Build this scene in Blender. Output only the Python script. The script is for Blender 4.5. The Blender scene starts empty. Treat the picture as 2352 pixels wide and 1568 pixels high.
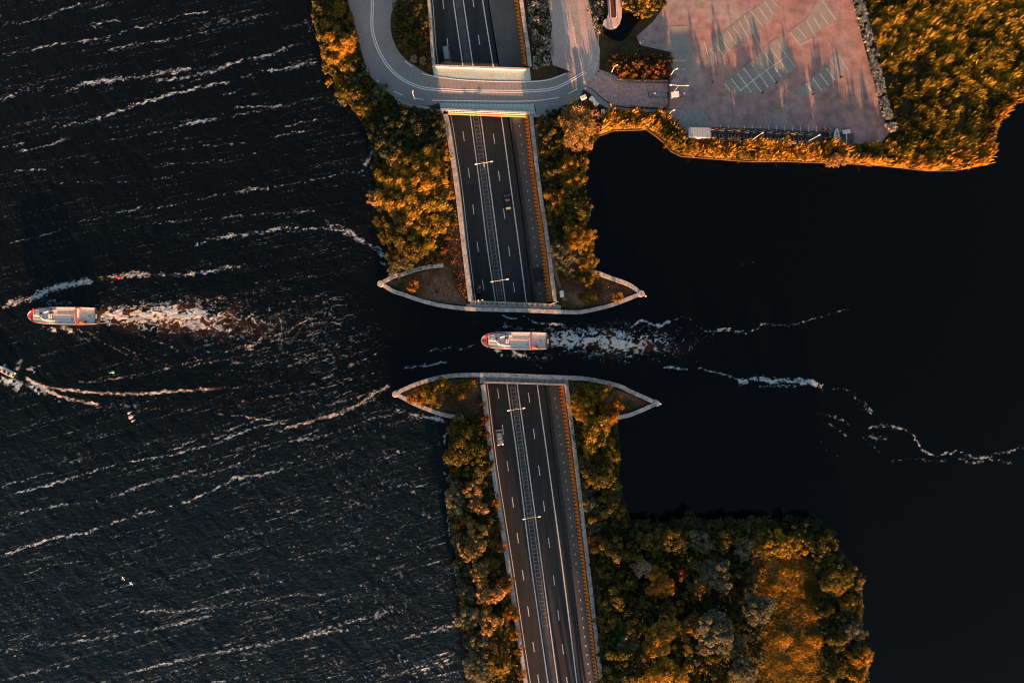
import bpy, bmesh, math, random
import numpy as np
from mathutils import Vector, Matrix
from mathutils.geometry import tessellate_polygon

random.seed(7)
RNG = np.random.default_rng(11)
sc = bpy.context.scene
COL = sc.collection

# ------------------------------------------------------------------ camera
# Plan unit: the photograph's plan at 8 units per metre on the water (z = 0).
CAM_H = 200.0
NX, NY = (1154 - 1176) / 8.0, (784 - 720) / 8.0
cam_d = bpy.data.cameras.new('camera')
cam = bpy.data.objects.new('camera', cam_d)
COL.objects.link(cam)
cam.location = (NX, NY, CAM_H)
cam.rotation_euler = (0, 0, 0)
cam_d.sensor_width = 36
cam_d.lens = 36 * CAM_H / 294.0
cam_d.shift_x = -NX / 294.0
cam_d.shift_y = -NY / 294.0
cam_d.clip_end = 5000
cam_d.clip_start = 1
sc.camera = cam

# ------------------------------------------------------------------ sky and sun
SUN_EL = math.radians(6.2)
SUN_DIR = Vector((0.158 * math.cos(SUN_EL), -0.987 * math.cos(SUN_EL), math.sin(SUN_EL)))
world = bpy.data.worlds.new('World')
sc.world = world
world.use_nodes = True
wn = world.node_tree.nodes
wl = world.node_tree.links
bg = wn['Background']
sky = wn.new('ShaderNodeTexSky')
sky.sky_type = 'NISHITA'
sky.sun_disc = False
sky.sun_elevation = SUN_EL
sky.sun_rotation = math.radians(171)
sky.altitude = 0
sky.air_density = 1.0
sky.dust_density = 4.0
wl.new(sky.outputs[0], bg.inputs[0])
bg.inputs[1].default_value = 0.055
sun_d = bpy.data.lights.new('sun', 'SUN')
sun_d.energy = 5.0
sun_d.angle = math.radians(0.5)
sun_d.color = (1.0, 0.42, 0.17)
sun = bpy.data.objects.new('sun', sun_d)
COL.objects.link(sun)
sun.location = (60, -300, 80)
sun.rotation_euler = (-SUN_DIR).to_track_quat('-Z', 'Y').to_euler()
sc.view_settings.view_transform = 'Standard'
sc.view_settings.look = 'None'
sc.view_settings.gamma = 1
sc.view_settings.use_curve_mapping = False
sc.view_settings.exposure = 2.72
sc.cycles.filter_width = 1.1
sc.cycles.max_bounces = 5
sc.cycles.transparent_max_bounces = 6

# ------------------------------------------------------------------ helpers
def W(vx, vy, z=0.0):
    x = (vx - 1176) / 8.0
    y = (784 - vy) / 8.0
    k = (CAM_H - z) / CAM_H
    return (NX + (x - NX) * k, NY + (y - NY) * k, z)

def tag(o, label=None, cat=None, group=None, kind=None):
    if label: o['label'] = label
    if cat: o['category'] = cat
    if group: o['group'] = group
    if kind: o['kind'] = kind
    return o

def empty(name, loc=(0, 0, 0), rz=0.0):
    o = bpy.data.objects.new(name, None)
    COL.objects.link(o)
    o.location = loc
    o.rotation_euler = (0, 0, rz)
    o.empty_display_size = 0.5
    return o

def copy_tree(o, parent=None):
    c = o.copy()
    COL.objects.link(c)
    c.parent = parent
    for ch in list(o.children):
        copy_tree(ch, c)
    return c

class MB:
    def __init__(s):
        s.v = []; s.f = []
    def add(s, vs, fs):
        b = len(s.v)
        s.v += [tuple(p) for p in vs]
        s.f += [tuple(b + i for i in f) for f in fs]
        return s
    def box(s, c, d, rz=0.0, taper=1.0):
        hx, hy, hz = d[0] / 2, d[1] / 2, d[2] / 2
        co, si = math.cos(rz), math.sin(rz)
        vs = []
        for z, t in ((-hz, 1.0), (hz, taper)):
            for x, y in ((-hx, -hy), (hx, -hy), (hx, hy), (-hx, hy)):
                x *= t; y *= t
                vs.append((c[0] + x * co - y * si, c[1] + x * si + y * co, c[2] + z))
        return s.add(vs, [(3, 2, 1, 0), (4, 5, 6, 7), (0, 1, 5, 4), (1, 2, 6, 5), (2, 3, 7, 6), (3, 0, 4, 7)])
    def prism(s, poly, z0, z1, shrink=None):
        n = len(poly)
        top = [(p[0], p[1], z1) for p in poly]
        bot = [(p[0], p[1], z0) for p in poly]
        tris = tessellate_polygon([[Vector((p[0], p[1], 0)) for p in poly]])
        fs = []
        for t in tris:
            a, b, c = [poly[i] for i in t]
            cr = (b[0]-a[0])*(c[1]-a[1]) - (b[1]-a[1])*(c[0]-a[0])
            t = tuple(t) if cr > 0 else tuple(reversed(t))
            fs.append(tuple(n + i for i in t))
            fs.append(tuple(reversed(t)))
        area = sum(poly[i][0]*poly[(i+1) % n][1] - poly[(i+1) % n][0]*poly[i][1] for i in range(n))
        for i in range(n):
            j = (i + 1) % n
            q = (i, j, n + j, n + i)
            fs.append(q if area > 0 else tuple(reversed(q)))
        return s.add(bot + top, fs)
    def sheet(s, poly, z):
        tris = tessellate_polygon([[Vector((p[0], p[1], 0)) for p in poly]])
        fs = []
        for t in tris:
            a, b, c = [poly[i] for i in t]
            cr = (b[0]-a[0])*(c[1]-a[1]) - (b[1]-a[1])*(c[0]-a[0])
            fs.append(tuple(t) if cr > 0 else tuple(reversed(t)))
        return s.add([(p[0], p[1], z) for p in poly], fs)
    def strip(s, A, B):
        n = len(A)
        return s.add(list(A) + list(B), [(i, n + i, n + i + 1, i + 1) for i in range(n - 1)])
    def loft(s, rings, closed=True, caps=True):
        n = len(rings[0]); vs = [p for r in rings for p in r]; fs = []
        for k in range(len(rings) - 1):
            for i in range(n if closed else n - 1):
                j = (i + 1) % n
                fs.append((k*n+i, k*n+j, (k+1)*n+j, (k+1)*n+i))
        if caps:
            fs.append(tuple(reversed(range(n))))
            fs.append(tuple(range((len(rings)-1)*n, len(rings)*n)))
        return s.add(vs, fs)
    def tube(s, path, r, n=8):
        rings = []
        path = [Vector(p) for p in path]
        for i, p in enumerate(path):
            d = (path[min(i+1, len(path)-1)] - path[max(i-1, 0)]).normalized()
            a = d.cross(Vector((0, 0, 1)))
            if a.length < 1e-3: a = Vector((1, 0, 0))
            a.normalize(); b = d.cross(a)
            rr = r[i] if isinstance(r, (list, tuple)) else r
            rings.append([tuple(p + (a*math.cos(2*math.pi*k/n) + b*math.sin(2*math.pi*k/n))*rr) for k in range(n)])
        return s.loft(rings)
    def lathe(s, c, prof, n=14):
        rings = [[(c[0]+r*math.cos(2*math.pi*k/n), c[1]+r*math.sin(2*math.pi*k/n), c[2]+z) for k in range(n)] for r, z in prof]
        return s.loft(rings)
    def build(s, name, mat, parent=None, smooth=False, fix=False):
        m = bpy.data.meshes.new(name)
        m.from_pydata(s.v, [], s.f)
        if fix:
            bm = bmesh.new(); bm.from_mesh(m)
            bmesh.ops.recalc_face_normals(bm, faces=bm.faces)
            bm.to_mesh(m); bm.free()
        m.update()
        if smooth:
            m.polygons.foreach_set('use_smooth', [True] * len(m.polygons))
        o = bpy.data.objects.new(name, m)
        COL.objects.link(o)
        if mat: m.materials.append(mat)
        if parent: o.parent = parent
        return o

def offset_line(pts, d):
    out = []
    for i, p in enumerate(pts):
        a = pts[max(i-1, 0)]; b = pts[min(i+1, len(pts)-1)]
        dx, dy = b[0]-a[0], b[1]-a[1]
        l = math.hypot(dx, dy) or 1
        out.append((p[0] - dy/l*d, p[1] + dx/l*d))
    return out

def smooth_line(pts, n=6):
    # Catmull-Rom
    P = [np.array(p, float) for p in pts]
    P = [2*P[0]-P[1]] + P + [2*P[-1]-P[-2]]
    out = []
    for i in range(1, len(P)-2):
        for k in range(n):
            t = k / n
            out.append(tuple(0.5*((2*P[i]) + (-P[i-1]+P[i+1])*t + (2*P[i-1]-5*P[i]+4*P[i+1]-P[i+2])*t*t + (-P[i-1]+3*P[i]-3*P[i+1]+P[i+2])*t**3)))
    out.append(tuple(P[-2]))
    return out

def ribbon(mb, pts, w, z):
    a = offset_line(pts, w/2); b = offset_line(pts, -w/2)
    zz = (lambda i: z[i]) if isinstance(z, (list, tuple)) else (lambda i: z)
    mb.strip([(p[0], p[1], zz(i)) for i, p in enumerate(a)], [(p[0], p[1], zz(i)) for i, p in enumerate(b)])

def wall_along(mb, pts, w, z0, z1):
    a = offset_line(pts, w/2); b = offset_line(pts, -w/2)
    rings = [[(a[i][0], a[i][1], z0), (b[i][0], b[i][1], z0), (b[i][0], b[i][1], z1), (a[i][0], a[i][1], z1)] for i in range(len(pts))]
    mb.loft(rings)

def VP(poly, z=0.0):
    return [W(p[0], p[1], z)[:2] for p in poly]

def resample(pts, step):
    P = np.array(pts, float)
    d = np.r_[0, np.cumsum(np.hypot(*np.diff(P[:, :2], axis=0).T))]
    n = max(2, int(d[-1] / step) + 1)
    t = np.linspace(0, d[-1], n)
    return [tuple(np.interp(tt, d, P[:, k]) for k in range(P.shape[1])) for tt in t]

# ------------------------------------------------------------------ numpy noise
_TAB = np.random.default_rng(5).random((16, 256, 256))
def vnoise(x, y, seed=0):
    T = _TAB[seed % 16]
    xi = np.floor(x).astype(int); yi = np.floor(y).astype(int)
    fx = x - xi; fy = y - yi
    fx = fx*fx*fx*(fx*(fx*6-15)+10); fy = fy*fy*fy*(fy*(fy*6-15)+10)
    a = T[xi & 255, yi & 255]; b = T[(xi+1) & 255, yi & 255]
    c = T[xi & 255, (yi+1) & 255]; d = T[(xi+1) & 255, (yi+1) & 255]
    return (a*(1-fx)+b*fx)*(1-fy) + (c*(1-fx)+d*fx)*fy
def fbm(x, y, seed=0, o=4):
    r = 0; amp = 0.5; t = 0
    for k in range(o):
        r = r + amp*vnoise(x*2**k + 17.3*k, y*2**k + 9.1*k, seed+k); t += amp; amp *= 0.55
    return r / t
def sstep(a, b, x):
    t = np.clip((x-a)/(b-a), 0, 1)
    return t*t*(3-2*t)
def inpoly(poly, x, y):
    r = np.zeros(np.shape(x), bool)
    n = len(poly); j = n-1
    for i in range(n):
        xi, yi = poly[i][0], poly[i][1]; xj, yj = poly[j][0], poly[j][1]
        c = ((yi > y) != (yj > y)) & (x < (xj-xi)*(y-yi)/((yj-yi) + 1e-12) + xi)
        r ^= c; j = i
    return r

# ------------------------------------------------------------------ materials
def new_mat(name):
    m = bpy.data.materials.new(name); m.use_nodes = True
    nt = m.node_tree
    return m, nt, nt.nodes['Principled BSDF']

def surf(name, c1, c2, scale=0.5, rough=0.85, fine=None, bump=0.0, spec=0.3, metal=0.0, coords='pos', stretch=None, c3=None, sc3=0.08):
    """Two-tone noise surface (dirt and wear of the thing itself)."""
    m, nt, p = new_mat(name)
    N, L = nt.nodes, nt.links
    if coords == 'pos':
        g = N.new('ShaderNodeNewGeometry'); co = g.outputs['Position']
    else:
        g = N.new('ShaderNodeTexCoord'); co = g.outputs['Object']
    if stretch:
        mp = N.new('ShaderNodeMapping'); mp.inputs['Rotation'].default_value = (0, 0, stretch[0]); mp.inputs['Scale'].default_value = (stretch[1], stretch[2], 1)
        L.new(co, mp.inputs[0]); co = mp.outputs[0]
    n1 = N.new('ShaderNodeTexNoise'); n1.inputs['Scale'].default_value = scale; n1.inputs['Detail'].default_value = 8; n1.inputs['Roughness'].default_value = 0.65
    L.new(co, n1.inputs['Vector'])
    r = N.new('ShaderNodeValToRGB')
    r.color_ramp.elements[0].position = 0.35; r.color_ramp.elements[1].position = 0.65
    r.color_ramp.elements[0].color = (*c1, 1); r.color_ramp.elements[1].color = (*c2, 1)
    L.new(n1.outputs[0], r.inputs[0])
    out = r.outputs[0]
    if c3:
        n3 = N.new('ShaderNodeTexNoise'); n3.inputs['Scale'].default_value = sc3; n3.inputs['Detail'].default_value = 5
        L.new(co, n3.inputs['Vector'])
        r3 = N.new('ShaderNodeValToRGB'); r3.color_ramp.elements[0].position = 0.48; r3.color_ramp.elements[1].position = 0.62
        L.new(n3.outputs[0], r3.inputs[0])
        mx = N.new('ShaderNodeMix'); mx.data_type = 'RGBA'
        L.new(r3.outputs[0], mx.inputs['Factor']); L.new(out, mx.inputs['A']); mx.inputs['B'].default_value = (*c3, 1)
        out = mx.outputs['Result']
    if fine:
        n2 = N.new('ShaderNodeTexNoise'); n2.inputs['Scale'].default_value = fine; n2.inputs['Detail'].default_value = 4
        L.new(co, n2.inputs['Vector'])
        mr = N.new('ShaderNodeMapRange'); mr.inputs[1].default_value = 0.3; mr.inputs[2].default_value = 0.7; mr.inputs[3].default_value = 0.7; mr.inputs[4].default_value = 1.3
        L.new(n2.outputs[0], mr.inputs[0])
        mm = N.new('ShaderNodeVectorMath'); mm.operation = 'SCALE'
        L.new(out, mm.inputs[0]); L.new(mr.outputs[0], mm.inputs['Scale'])
        out = mm.outputs[0]
    L.new(out, p.inputs['Base Color'])
    p.inputs['Roughness'].default_value = rough
    p.inputs['Specular IOR Level'].default_value = spec
    p.inputs['Metallic'].default_value = metal
    if bump:
        b = N.new('ShaderNodeBump'); b.inputs['Strength'].default_value = bump; b.inputs['Distance'].default_value = 0.15
        L.new(n1.outputs[0], b.inputs['Height']); L.new(b.outputs[0], p.inputs['Normal'])
    return m

def foliage(name, cA, cB, trans=0.3):
    m, nt, p = new_mat(name)
    N, L = nt.nodes, nt.links
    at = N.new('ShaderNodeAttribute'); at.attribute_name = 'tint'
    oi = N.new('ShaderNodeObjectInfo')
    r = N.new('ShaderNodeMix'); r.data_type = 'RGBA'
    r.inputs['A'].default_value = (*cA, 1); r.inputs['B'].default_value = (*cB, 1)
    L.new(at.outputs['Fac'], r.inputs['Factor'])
    h = N.new('ShaderNodeHueSaturation')
    mr = N.new('ShaderNodeMapRange'); mr.inputs[3].default_value = 0.485; mr.inputs[4].default_value = 0.515
    mv = N.new('ShaderNodeMapRange'); mv.inputs[3].default_value = 1.2; mv.inputs[4].default_value = 0.75
    L.new(oi.outputs['Random'], mr.inputs[0]); L.new(oi.outputs['Random'], mv.inputs[0])
    L.new(mr.outputs[0], h.inputs['Hue']); L.new(mv.outputs[0], h.inputs['Value'])
    L.new(r.outputs['Result'], h.inputs['Color'])
    L.new(h.outputs[0], p.inputs['Base Color'])
    p.inputs['Roughness'].default_value = 0.75; p.inputs['Specular IOR Level'].default_value = 0.15
    t = N.new('ShaderNodeBsdfTranslucent'); L.new(h.outputs[0], t.inputs[0])
    mx = N.new('ShaderNodeMixShader'); mx.inputs[0].default_value = trans
    L.new(p.outputs[0], mx.inputs[1]); L.new(t.outputs[0], mx.inputs[2])
    L.new(mx.outputs[0], N['Material Output'].inputs[0])
    return m

def paint(name, c, rough=0.5, metal=0.0, spec=0.4):
    d = tuple(x*0.8 for x in c)
    return surf(name, d, c, scale=2.5, rough=rough, spec=spec, metal=metal, coords='obj')

M = {}
M['ground'] = surf('soil and dry grass', (0.020, 0.019, 0.010), (0.060, 0.038, 0.020), 0.35, 0.95, fine=2.5, bump=0.6, spec=0.1)
M['pier_soil'] = surf('reddish soil', (0.024, 0.022, 0.013), (0.085, 0.045, 0.028), 0.22, 0.95, fine=2.0, bump=0.5, spec=0.1, c3=(0.13, 0.085, 0.065), sc3=0.12)
M['asphalt'] = surf('asphalt', (0.021, 0.024, 0.027), (0.040, 0.043, 0.046), 0.15, 0.85, fine=6, stretch=(0.157, 2.2, 0.12), spec=0.25)
M['asphalt_side'] = surf('worn asphalt', (0.085, 0.088, 0.088), (0.115, 0.115, 0.112), 0.2, 0.9, fine=5, spec=0.25)
M['asphalt_light'] = surf('pale asphalt', (0.205, 0.198, 0.20), (0.245, 0.238, 0.238), 0.08, 0.9, fine=4, spec=0.25)
M['pavement'] = surf('grey paving', (0.20, 0.21, 0.21), (0.26, 0.27, 0.265), 0.3, 0.9, fine=3)
M['brick'] = surf('red brick paving', (0.235, 0.160, 0.160), (0.29, 0.182, 0.176), 0.09, 0.9, fine=0.5, c3=(0.235, 0.215, 0.222), sc3=0.03)
M['brick_sunlit'] = surf('sun-tinted brick paving', (0.34, 0.22, 0.215), (0.42, 0.27, 0.26), 0.10, 0.9, fine=1.2)  # lighter, pinker copy of the brick: sunlight painted into the access road
M['bay'] = surf('grey green bay paving', (0.185, 0.18, 0.175), (0.245, 0.235, 0.23), 0.3, 0.9, fine=4)
M['mauve'] = surf('mauve gravel road', (0.30, 0.25, 0.25), (0.40, 0.35, 0.35), 0.1, 0.9, fine=3, c3=(0.30, 0.30, 0.29), sc3=0.08)
M['green_verge'] = surf('pale green verge coating', (0.31, 0.42, 0.40), (0.39, 0.49, 0.47), 0.3, 0.8, fine=3)
M['concrete'] = surf('weathered concrete', (0.17, 0.175, 0.18), (0.42, 0.42, 0.43), 0.9, 0.9, fine=5, bump=0.2)
M['concrete_dark'] = surf('stained concrete', (0.11, 0.12, 0.125), (0.27, 0.275, 0.28), 0.6, 0.9, fine=4, bump=0.2)
M['rust'] = surf('rusty sheet piling', (0.52, 0.165, 0.03), (0.78, 0.28, 0.055), 0.6, 0.85, fine=3, spec=0.2)
M['marking'] = surf('road paint', (0.62, 0.62, 0.62), (0.80, 0.80, 0.80), 1.2, 0.7)
M['faded'] = surf('worn road paint', (0.34, 0.33, 0.33), (0.60, 0.59, 0.58), 0.8, 0.8)
M['steel'] = surf('galvanised steel', (0.22, 0.23, 0.24), (0.36, 0.37, 0.38), 1.0, 0.5, metal=0.3, coords='obj')
M['dark_steel'] = surf('dark painted steel', (0.020, 0.022, 0.025), (0.045, 0.045, 0.048), 1.5, 0.5, coords='obj')
M['white'] = paint('white paint', (0.80, 0.80, 0.80), 0.4)
M['parapet'] = surf('bridge parapet', (0.33, 0.34, 0.37), (0.46, 0.47, 0.50), 0.8, 0.8)
M['beam_sunlit'] = surf('sun-tinted orange beam', (0.34, 0.125, 0.055), (0.44, 0.165, 0.07), 0.8, 0.8)  # orange of the low sun on the beam face, put into its colour
M['offwhite'] = paint('off white metal', (0.62, 0.64, 0.66), 0.45)
M['red'] = paint('red paint', (0.52, 0.02, 0.025), 0.4)
M['orange'] = paint('orange paint', (0.80, 0.22, 0.02), 0.4)
M['deck_grey'] = paint('grey deck', (0.50, 0.51, 0.53), 0.6)
M['deck_beige'] = paint('beige deck', (0.62, 0.54, 0.46), 0.7)
M['black'] = paint('black rubber', (0.015, 0.016, 0.018), 0.7)
M['green_buoy'] = paint('green buoy paint', (0.10, 0.45, 0.20), 0.4)
M['glass'] = paint('dark glass', (0.012, 0.016, 0.02), 0.08, spec=0.6)
M['tyre'] = paint('tyre', (0.012, 0.012, 0.013), 0.8)
M['car_black'] = paint('dark car paint', (0.010, 0.016, 0.018), 0.2, spec=0.6)
M['car_silver'] = paint('silver car paint', (0.50, 0.52, 0.55), 0.25, metal=0.2)
M['van_grey'] = paint('grey van paint', (0.27, 0.28, 0.29), 0.35)
M['bark'] = surf('bark', (0.03, 0.022, 0.015), (0.07, 0.05, 0.035), 3, 0.95, coords='obj')
M['pink_concrete'] = surf('pink concrete', (0.42, 0.33, 0.33), (0.52, 0.42, 0.41), 0.4, 0.9)
def lamp_mat(name, c, e):
    m, nt, p = new_mat(name)
    p.inputs['Base Color'].default_value = (*c, 1)
    p.inputs['Emission Color'].default_value = (*c, 1); p.inputs['Emission Strength'].default_value = e
    return m
M['headlight'] = lamp_mat('lit headlamp', (1.0, 0.62, 0.30), 0.8)

# ------------------------------------------------------------------ highway table
YS = np.array([-80, 0, 150, 262, 429, 554, 688, 884, 1046, 1286, 1568, 1760], float)
TB = {
 'WLO': [974, 982, 991, 1019, 1044, 1058.7, 1075, 1104, 1123, 1160, 1203, 1234],
 'WLI': [980, 988, 998, 1030, 1055.6, 1068.7, 1086, 1114, 1132, 1170, 1212, 1243],
 'L':   [1030, 1041, 1063, 1080, 1102.5, 1117, 1137.5, 1164.7, 1188, 1218, 1259, 1286],
 'B':   [1042, 1052, 1074.5, 1092, 1114.5, 1130, 1149, 1177, 1199, 1231, 1271, 1298],
 'R':   [1053, 1063.7, 1086, 1103.4, 1126, 1142.5, 1160, 1188, 1210.6, 1243, 1281, 1308],
 'S':   [1097, 1108, 1132.5, 1151, 1173.4, 1190.6, 1208, 1234, 1257, 1290, 1325, 1349],
 'D0':  [1106, 1117, 1141, 1163, 1187, 1204, 1221, 1248, 1269, 1301, 1334, 1357],
 'D1':  [1111, 1122, 1147, 1170, 1194, 1210, 1227, 1254, 1275, 1306, 1339, 1362],
 'O0':  [1174, 1182, 1203, 1205, 1224, 1242, 1257, 1285, 1307, 1336, 1369, 1392],
 'O1':  [1184, 1192, 1214, 1214.5, 1234, 1253.5, 1269.6, 1296.6, 1317, 1345, 1377, 1400],
}
TB = {k: np.array(v, float) for k, v in TB.items()}
TB['WRO'] = TB['O1'] + 9.0
ZT = np.array([-2.4, -3.0, -4.0, -4.9, -5.8, -6.1, -6.3, -6.2, -4.9, -2.9, -0.9, 0.4])
def col(k, y):
    y = np.asarray(y, float)
    return sum(np.interp(y + d, YS, TB[k]) for d in (-40, -20, 0, 20, 40)) / 5
def zroad(y):
    y = np.asarray(y, float)
    return sum(np.interp(y + d, YS, ZT) for d in (-60, -30, 0, 30, 60)) / 5
def road_pts(k, y0, y1, dz=0.0, step=14, dx=0.0):
    ys = np.linspace(y0, y1, max(2, int(abs(y1-y0)/step)+1))
    return [W(float(col(k, y)) + dx, y, float(zroad(y)) + dz) for y in ys]
WALL_TOP = 1.6
GZ = 1.0     # ground level on the banks

# ------------------------------------------------------------------ ground outlines (plan units)
PN_LOW = [(874,651),(904,669),(924,675.5),(968,690.6),(1015,702),(1062,708),(1109,710.5),(1202,713),(1284,716),(1327,717),(1359,712),(1405,700.6),(1446,685),(1473,674)]
PN_UL = [(874,651),(904,635),(924,630),(952,620),(984,613),(1019,609)]
PN_UR = [(1473,674),(1446,654),(1405,638.7),(1374,627),(1356,622),(1324,615)]
PS_UP = [(908,904.6),(924,896),(951,884),(982.5,873.7),(1014,866.5),(1045,862.5),(1101,861),(1170,862.5),(1232,865),(1304,867.5),(1342,869.6),(1389,878),(1428,888.4),(1448,898.7),(1482.5,914),(1508,926)]
PS_LL = [(908,904.6),(924,912.5),(951,927),(982.5,940),(1014,951),(1039,956.5),(1064,959)]
PS_LR = [(1508,926),(1479,940),(1448,952.5),(1428,957),(1407.5,961),(1385,963)]
def wcol(k, y0, y1, d=0.0, n=24):
    return [(float(col(k, y)) + d, y) for y in np.linspace(y0, y1, n)]
W_SHORE_N = [(700,-80),(716,0),(716,40),(734,100),(740,140),(764,180),(794,232),(826,275),(856,312),(858,345),(856,385),(866,415),(858,450),(880,500),(888,560),(898,600),(910,634)]
E_SHORE_N = [(1362,612),(1362,560),(1352,500),(1347,460),(1338,420),(1350,385),(1348,345),(1377,312),(1410,300),(1454,299),(1485,297),(1504,310),(1525,327),(1541,347),(1566,359),(1629,364),(1722,371),(1816,371),(1900,374),(1941,375),(2035,381),(2132,392),(2195,392),(2257,380),(2274,347),(2272,316),(2288,281),(2320,244),(2352,231),(2480,200)]
W_SHORE_S = [(1040,957),(1034,985),(1030,1050),(1034,1100),(1027,1165),(1045,1260),(1050,1300),(1055,1380),(1068,1450),(1085,1568),(1120,1800),(1150,2300)]
E_SHORE_S = [(1418,962),(1424,1040),(1422,1110),(1432,1140),(1450,1195),(1500,1206),(1560,1202),(1650,1200),(1750,1203),(1800,1203),(1868,1203),(1903,1228),(1938,1270),(1978,1320),(1983,1400),(1978,1450),(1998,1500),(1992,1568),(2010,1700),(2050,2300)]
LAND = {
 'NW': W_SHORE_N + PN_LOW[:6] + [(1074,708.6)] + wcol('WLO', 704, -80, 2),
 'NE': wcol('WRO', -80, 706, -2) + [(1284,716)] + PN_LOW[9:] + PN_UR[1:5] + E_SHORE_N + [(2480,-80)],
 'SW': W_SHORE_S + [(1300,2300)] + [(1290,1960)] + wcol('WLO', 1800, 866, 2) + list(reversed(PS_UP[:7])) + PS_LL[1:6],
 'SE': wcol('WRO', 868, 1800, -2) + [(1420,1960),(1600,2300)] + list(reversed(E_SHORE_S)) + [PS_LR[3], PS_LR[2], PS_LR[1]] + list(reversed(PS_UP[9:])),
}
LAND['S'] = [(1235,1764),(1412,1764),(1420,1960),(1600,2300),(1300,2300),(1290,1960)]
for k, poly in LAND.items():
    mb = MB().prism(VP(poly, GZ), -1.5, GZ)
    o = mb.build('ground', M['ground'])
    tag(o, kind='structure')
# bare soil inside the two boat-shaped piers, slightly above the ground sheet
def soil(poly, mat, z=GZ+0.02, name='ground'):
    return tag(MB().sheet(VP(poly, z), z).build(name, mat), kind='structure')
soil([(890,651),(924,640),(984,620),(1012,616),(1030,560),(1040,500),(1046,480),(1068,640),(1072,700),(1015,695),(968,684),(924,669)], M['pier_soil'])
soil([(1292,705),(1290,640),(1300,625),(1330,640),(1374,640),(1440,664),(1455,672),(1400,695),(1340,709)], M['pier_soil'])
soil([(922,905),(985,882),(1050,870),(1098,870),(1110,950),(1060,950),(1014,943),(960,924)], M['pier_soil'])
soil([(1310,876),(1345,880),(1400,890),(1450,908),(1488,926),(1440,946),(1400,952),(1320,950)], M['pier_soil'])

# ------------------------------------------------------------------ water
def polyfield(vx, vy, pts, w, warp=1.0, seed=0, fade=True):
    """Raggedly warped closeness (0..1) to a polyline on flat coordinate arrays."""
    P = np.array(smooth_line(pts, 4))
    wx = vx + (fbm(vx/13, vy/13, seed, 3)-0.5)*10*warp
    wy = vy + (fbm(vx/13, vy/13, seed+3, 3)-0.5)*10*warp
    best = np.full(vx.shape, 1e9); tt = np.zeros(vx.shape)
    seg = np.hypot(*np.diff(P, axis=0).T); cum = np.r_[0, np.cumsum(seg)]
    for i in range(len(P)-1):
        a, b = P[i], P[i+1]
        d = b-a; l2 = d@d + 1e-9
        t = np.clip(((wx-a[0])*d[0]+(wy-a[1])*d[1])/l2, 0, 1)
        dist = np.hypot(wx-a[0]-t*d[0], wy-a[1]-t*d[1])
        m = dist < best
        best = np.where(m, dist, best); tt = np.where(m, (cum[i]+t*seg[i])/cum[-1], tt)
    f = np.clip(1-best/(w*1.6), 0, 1)
    if fade:
        f *= sstep(0, 0.06, tt)*sstep(1, 0.94, tt)
    return f, tt

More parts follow.
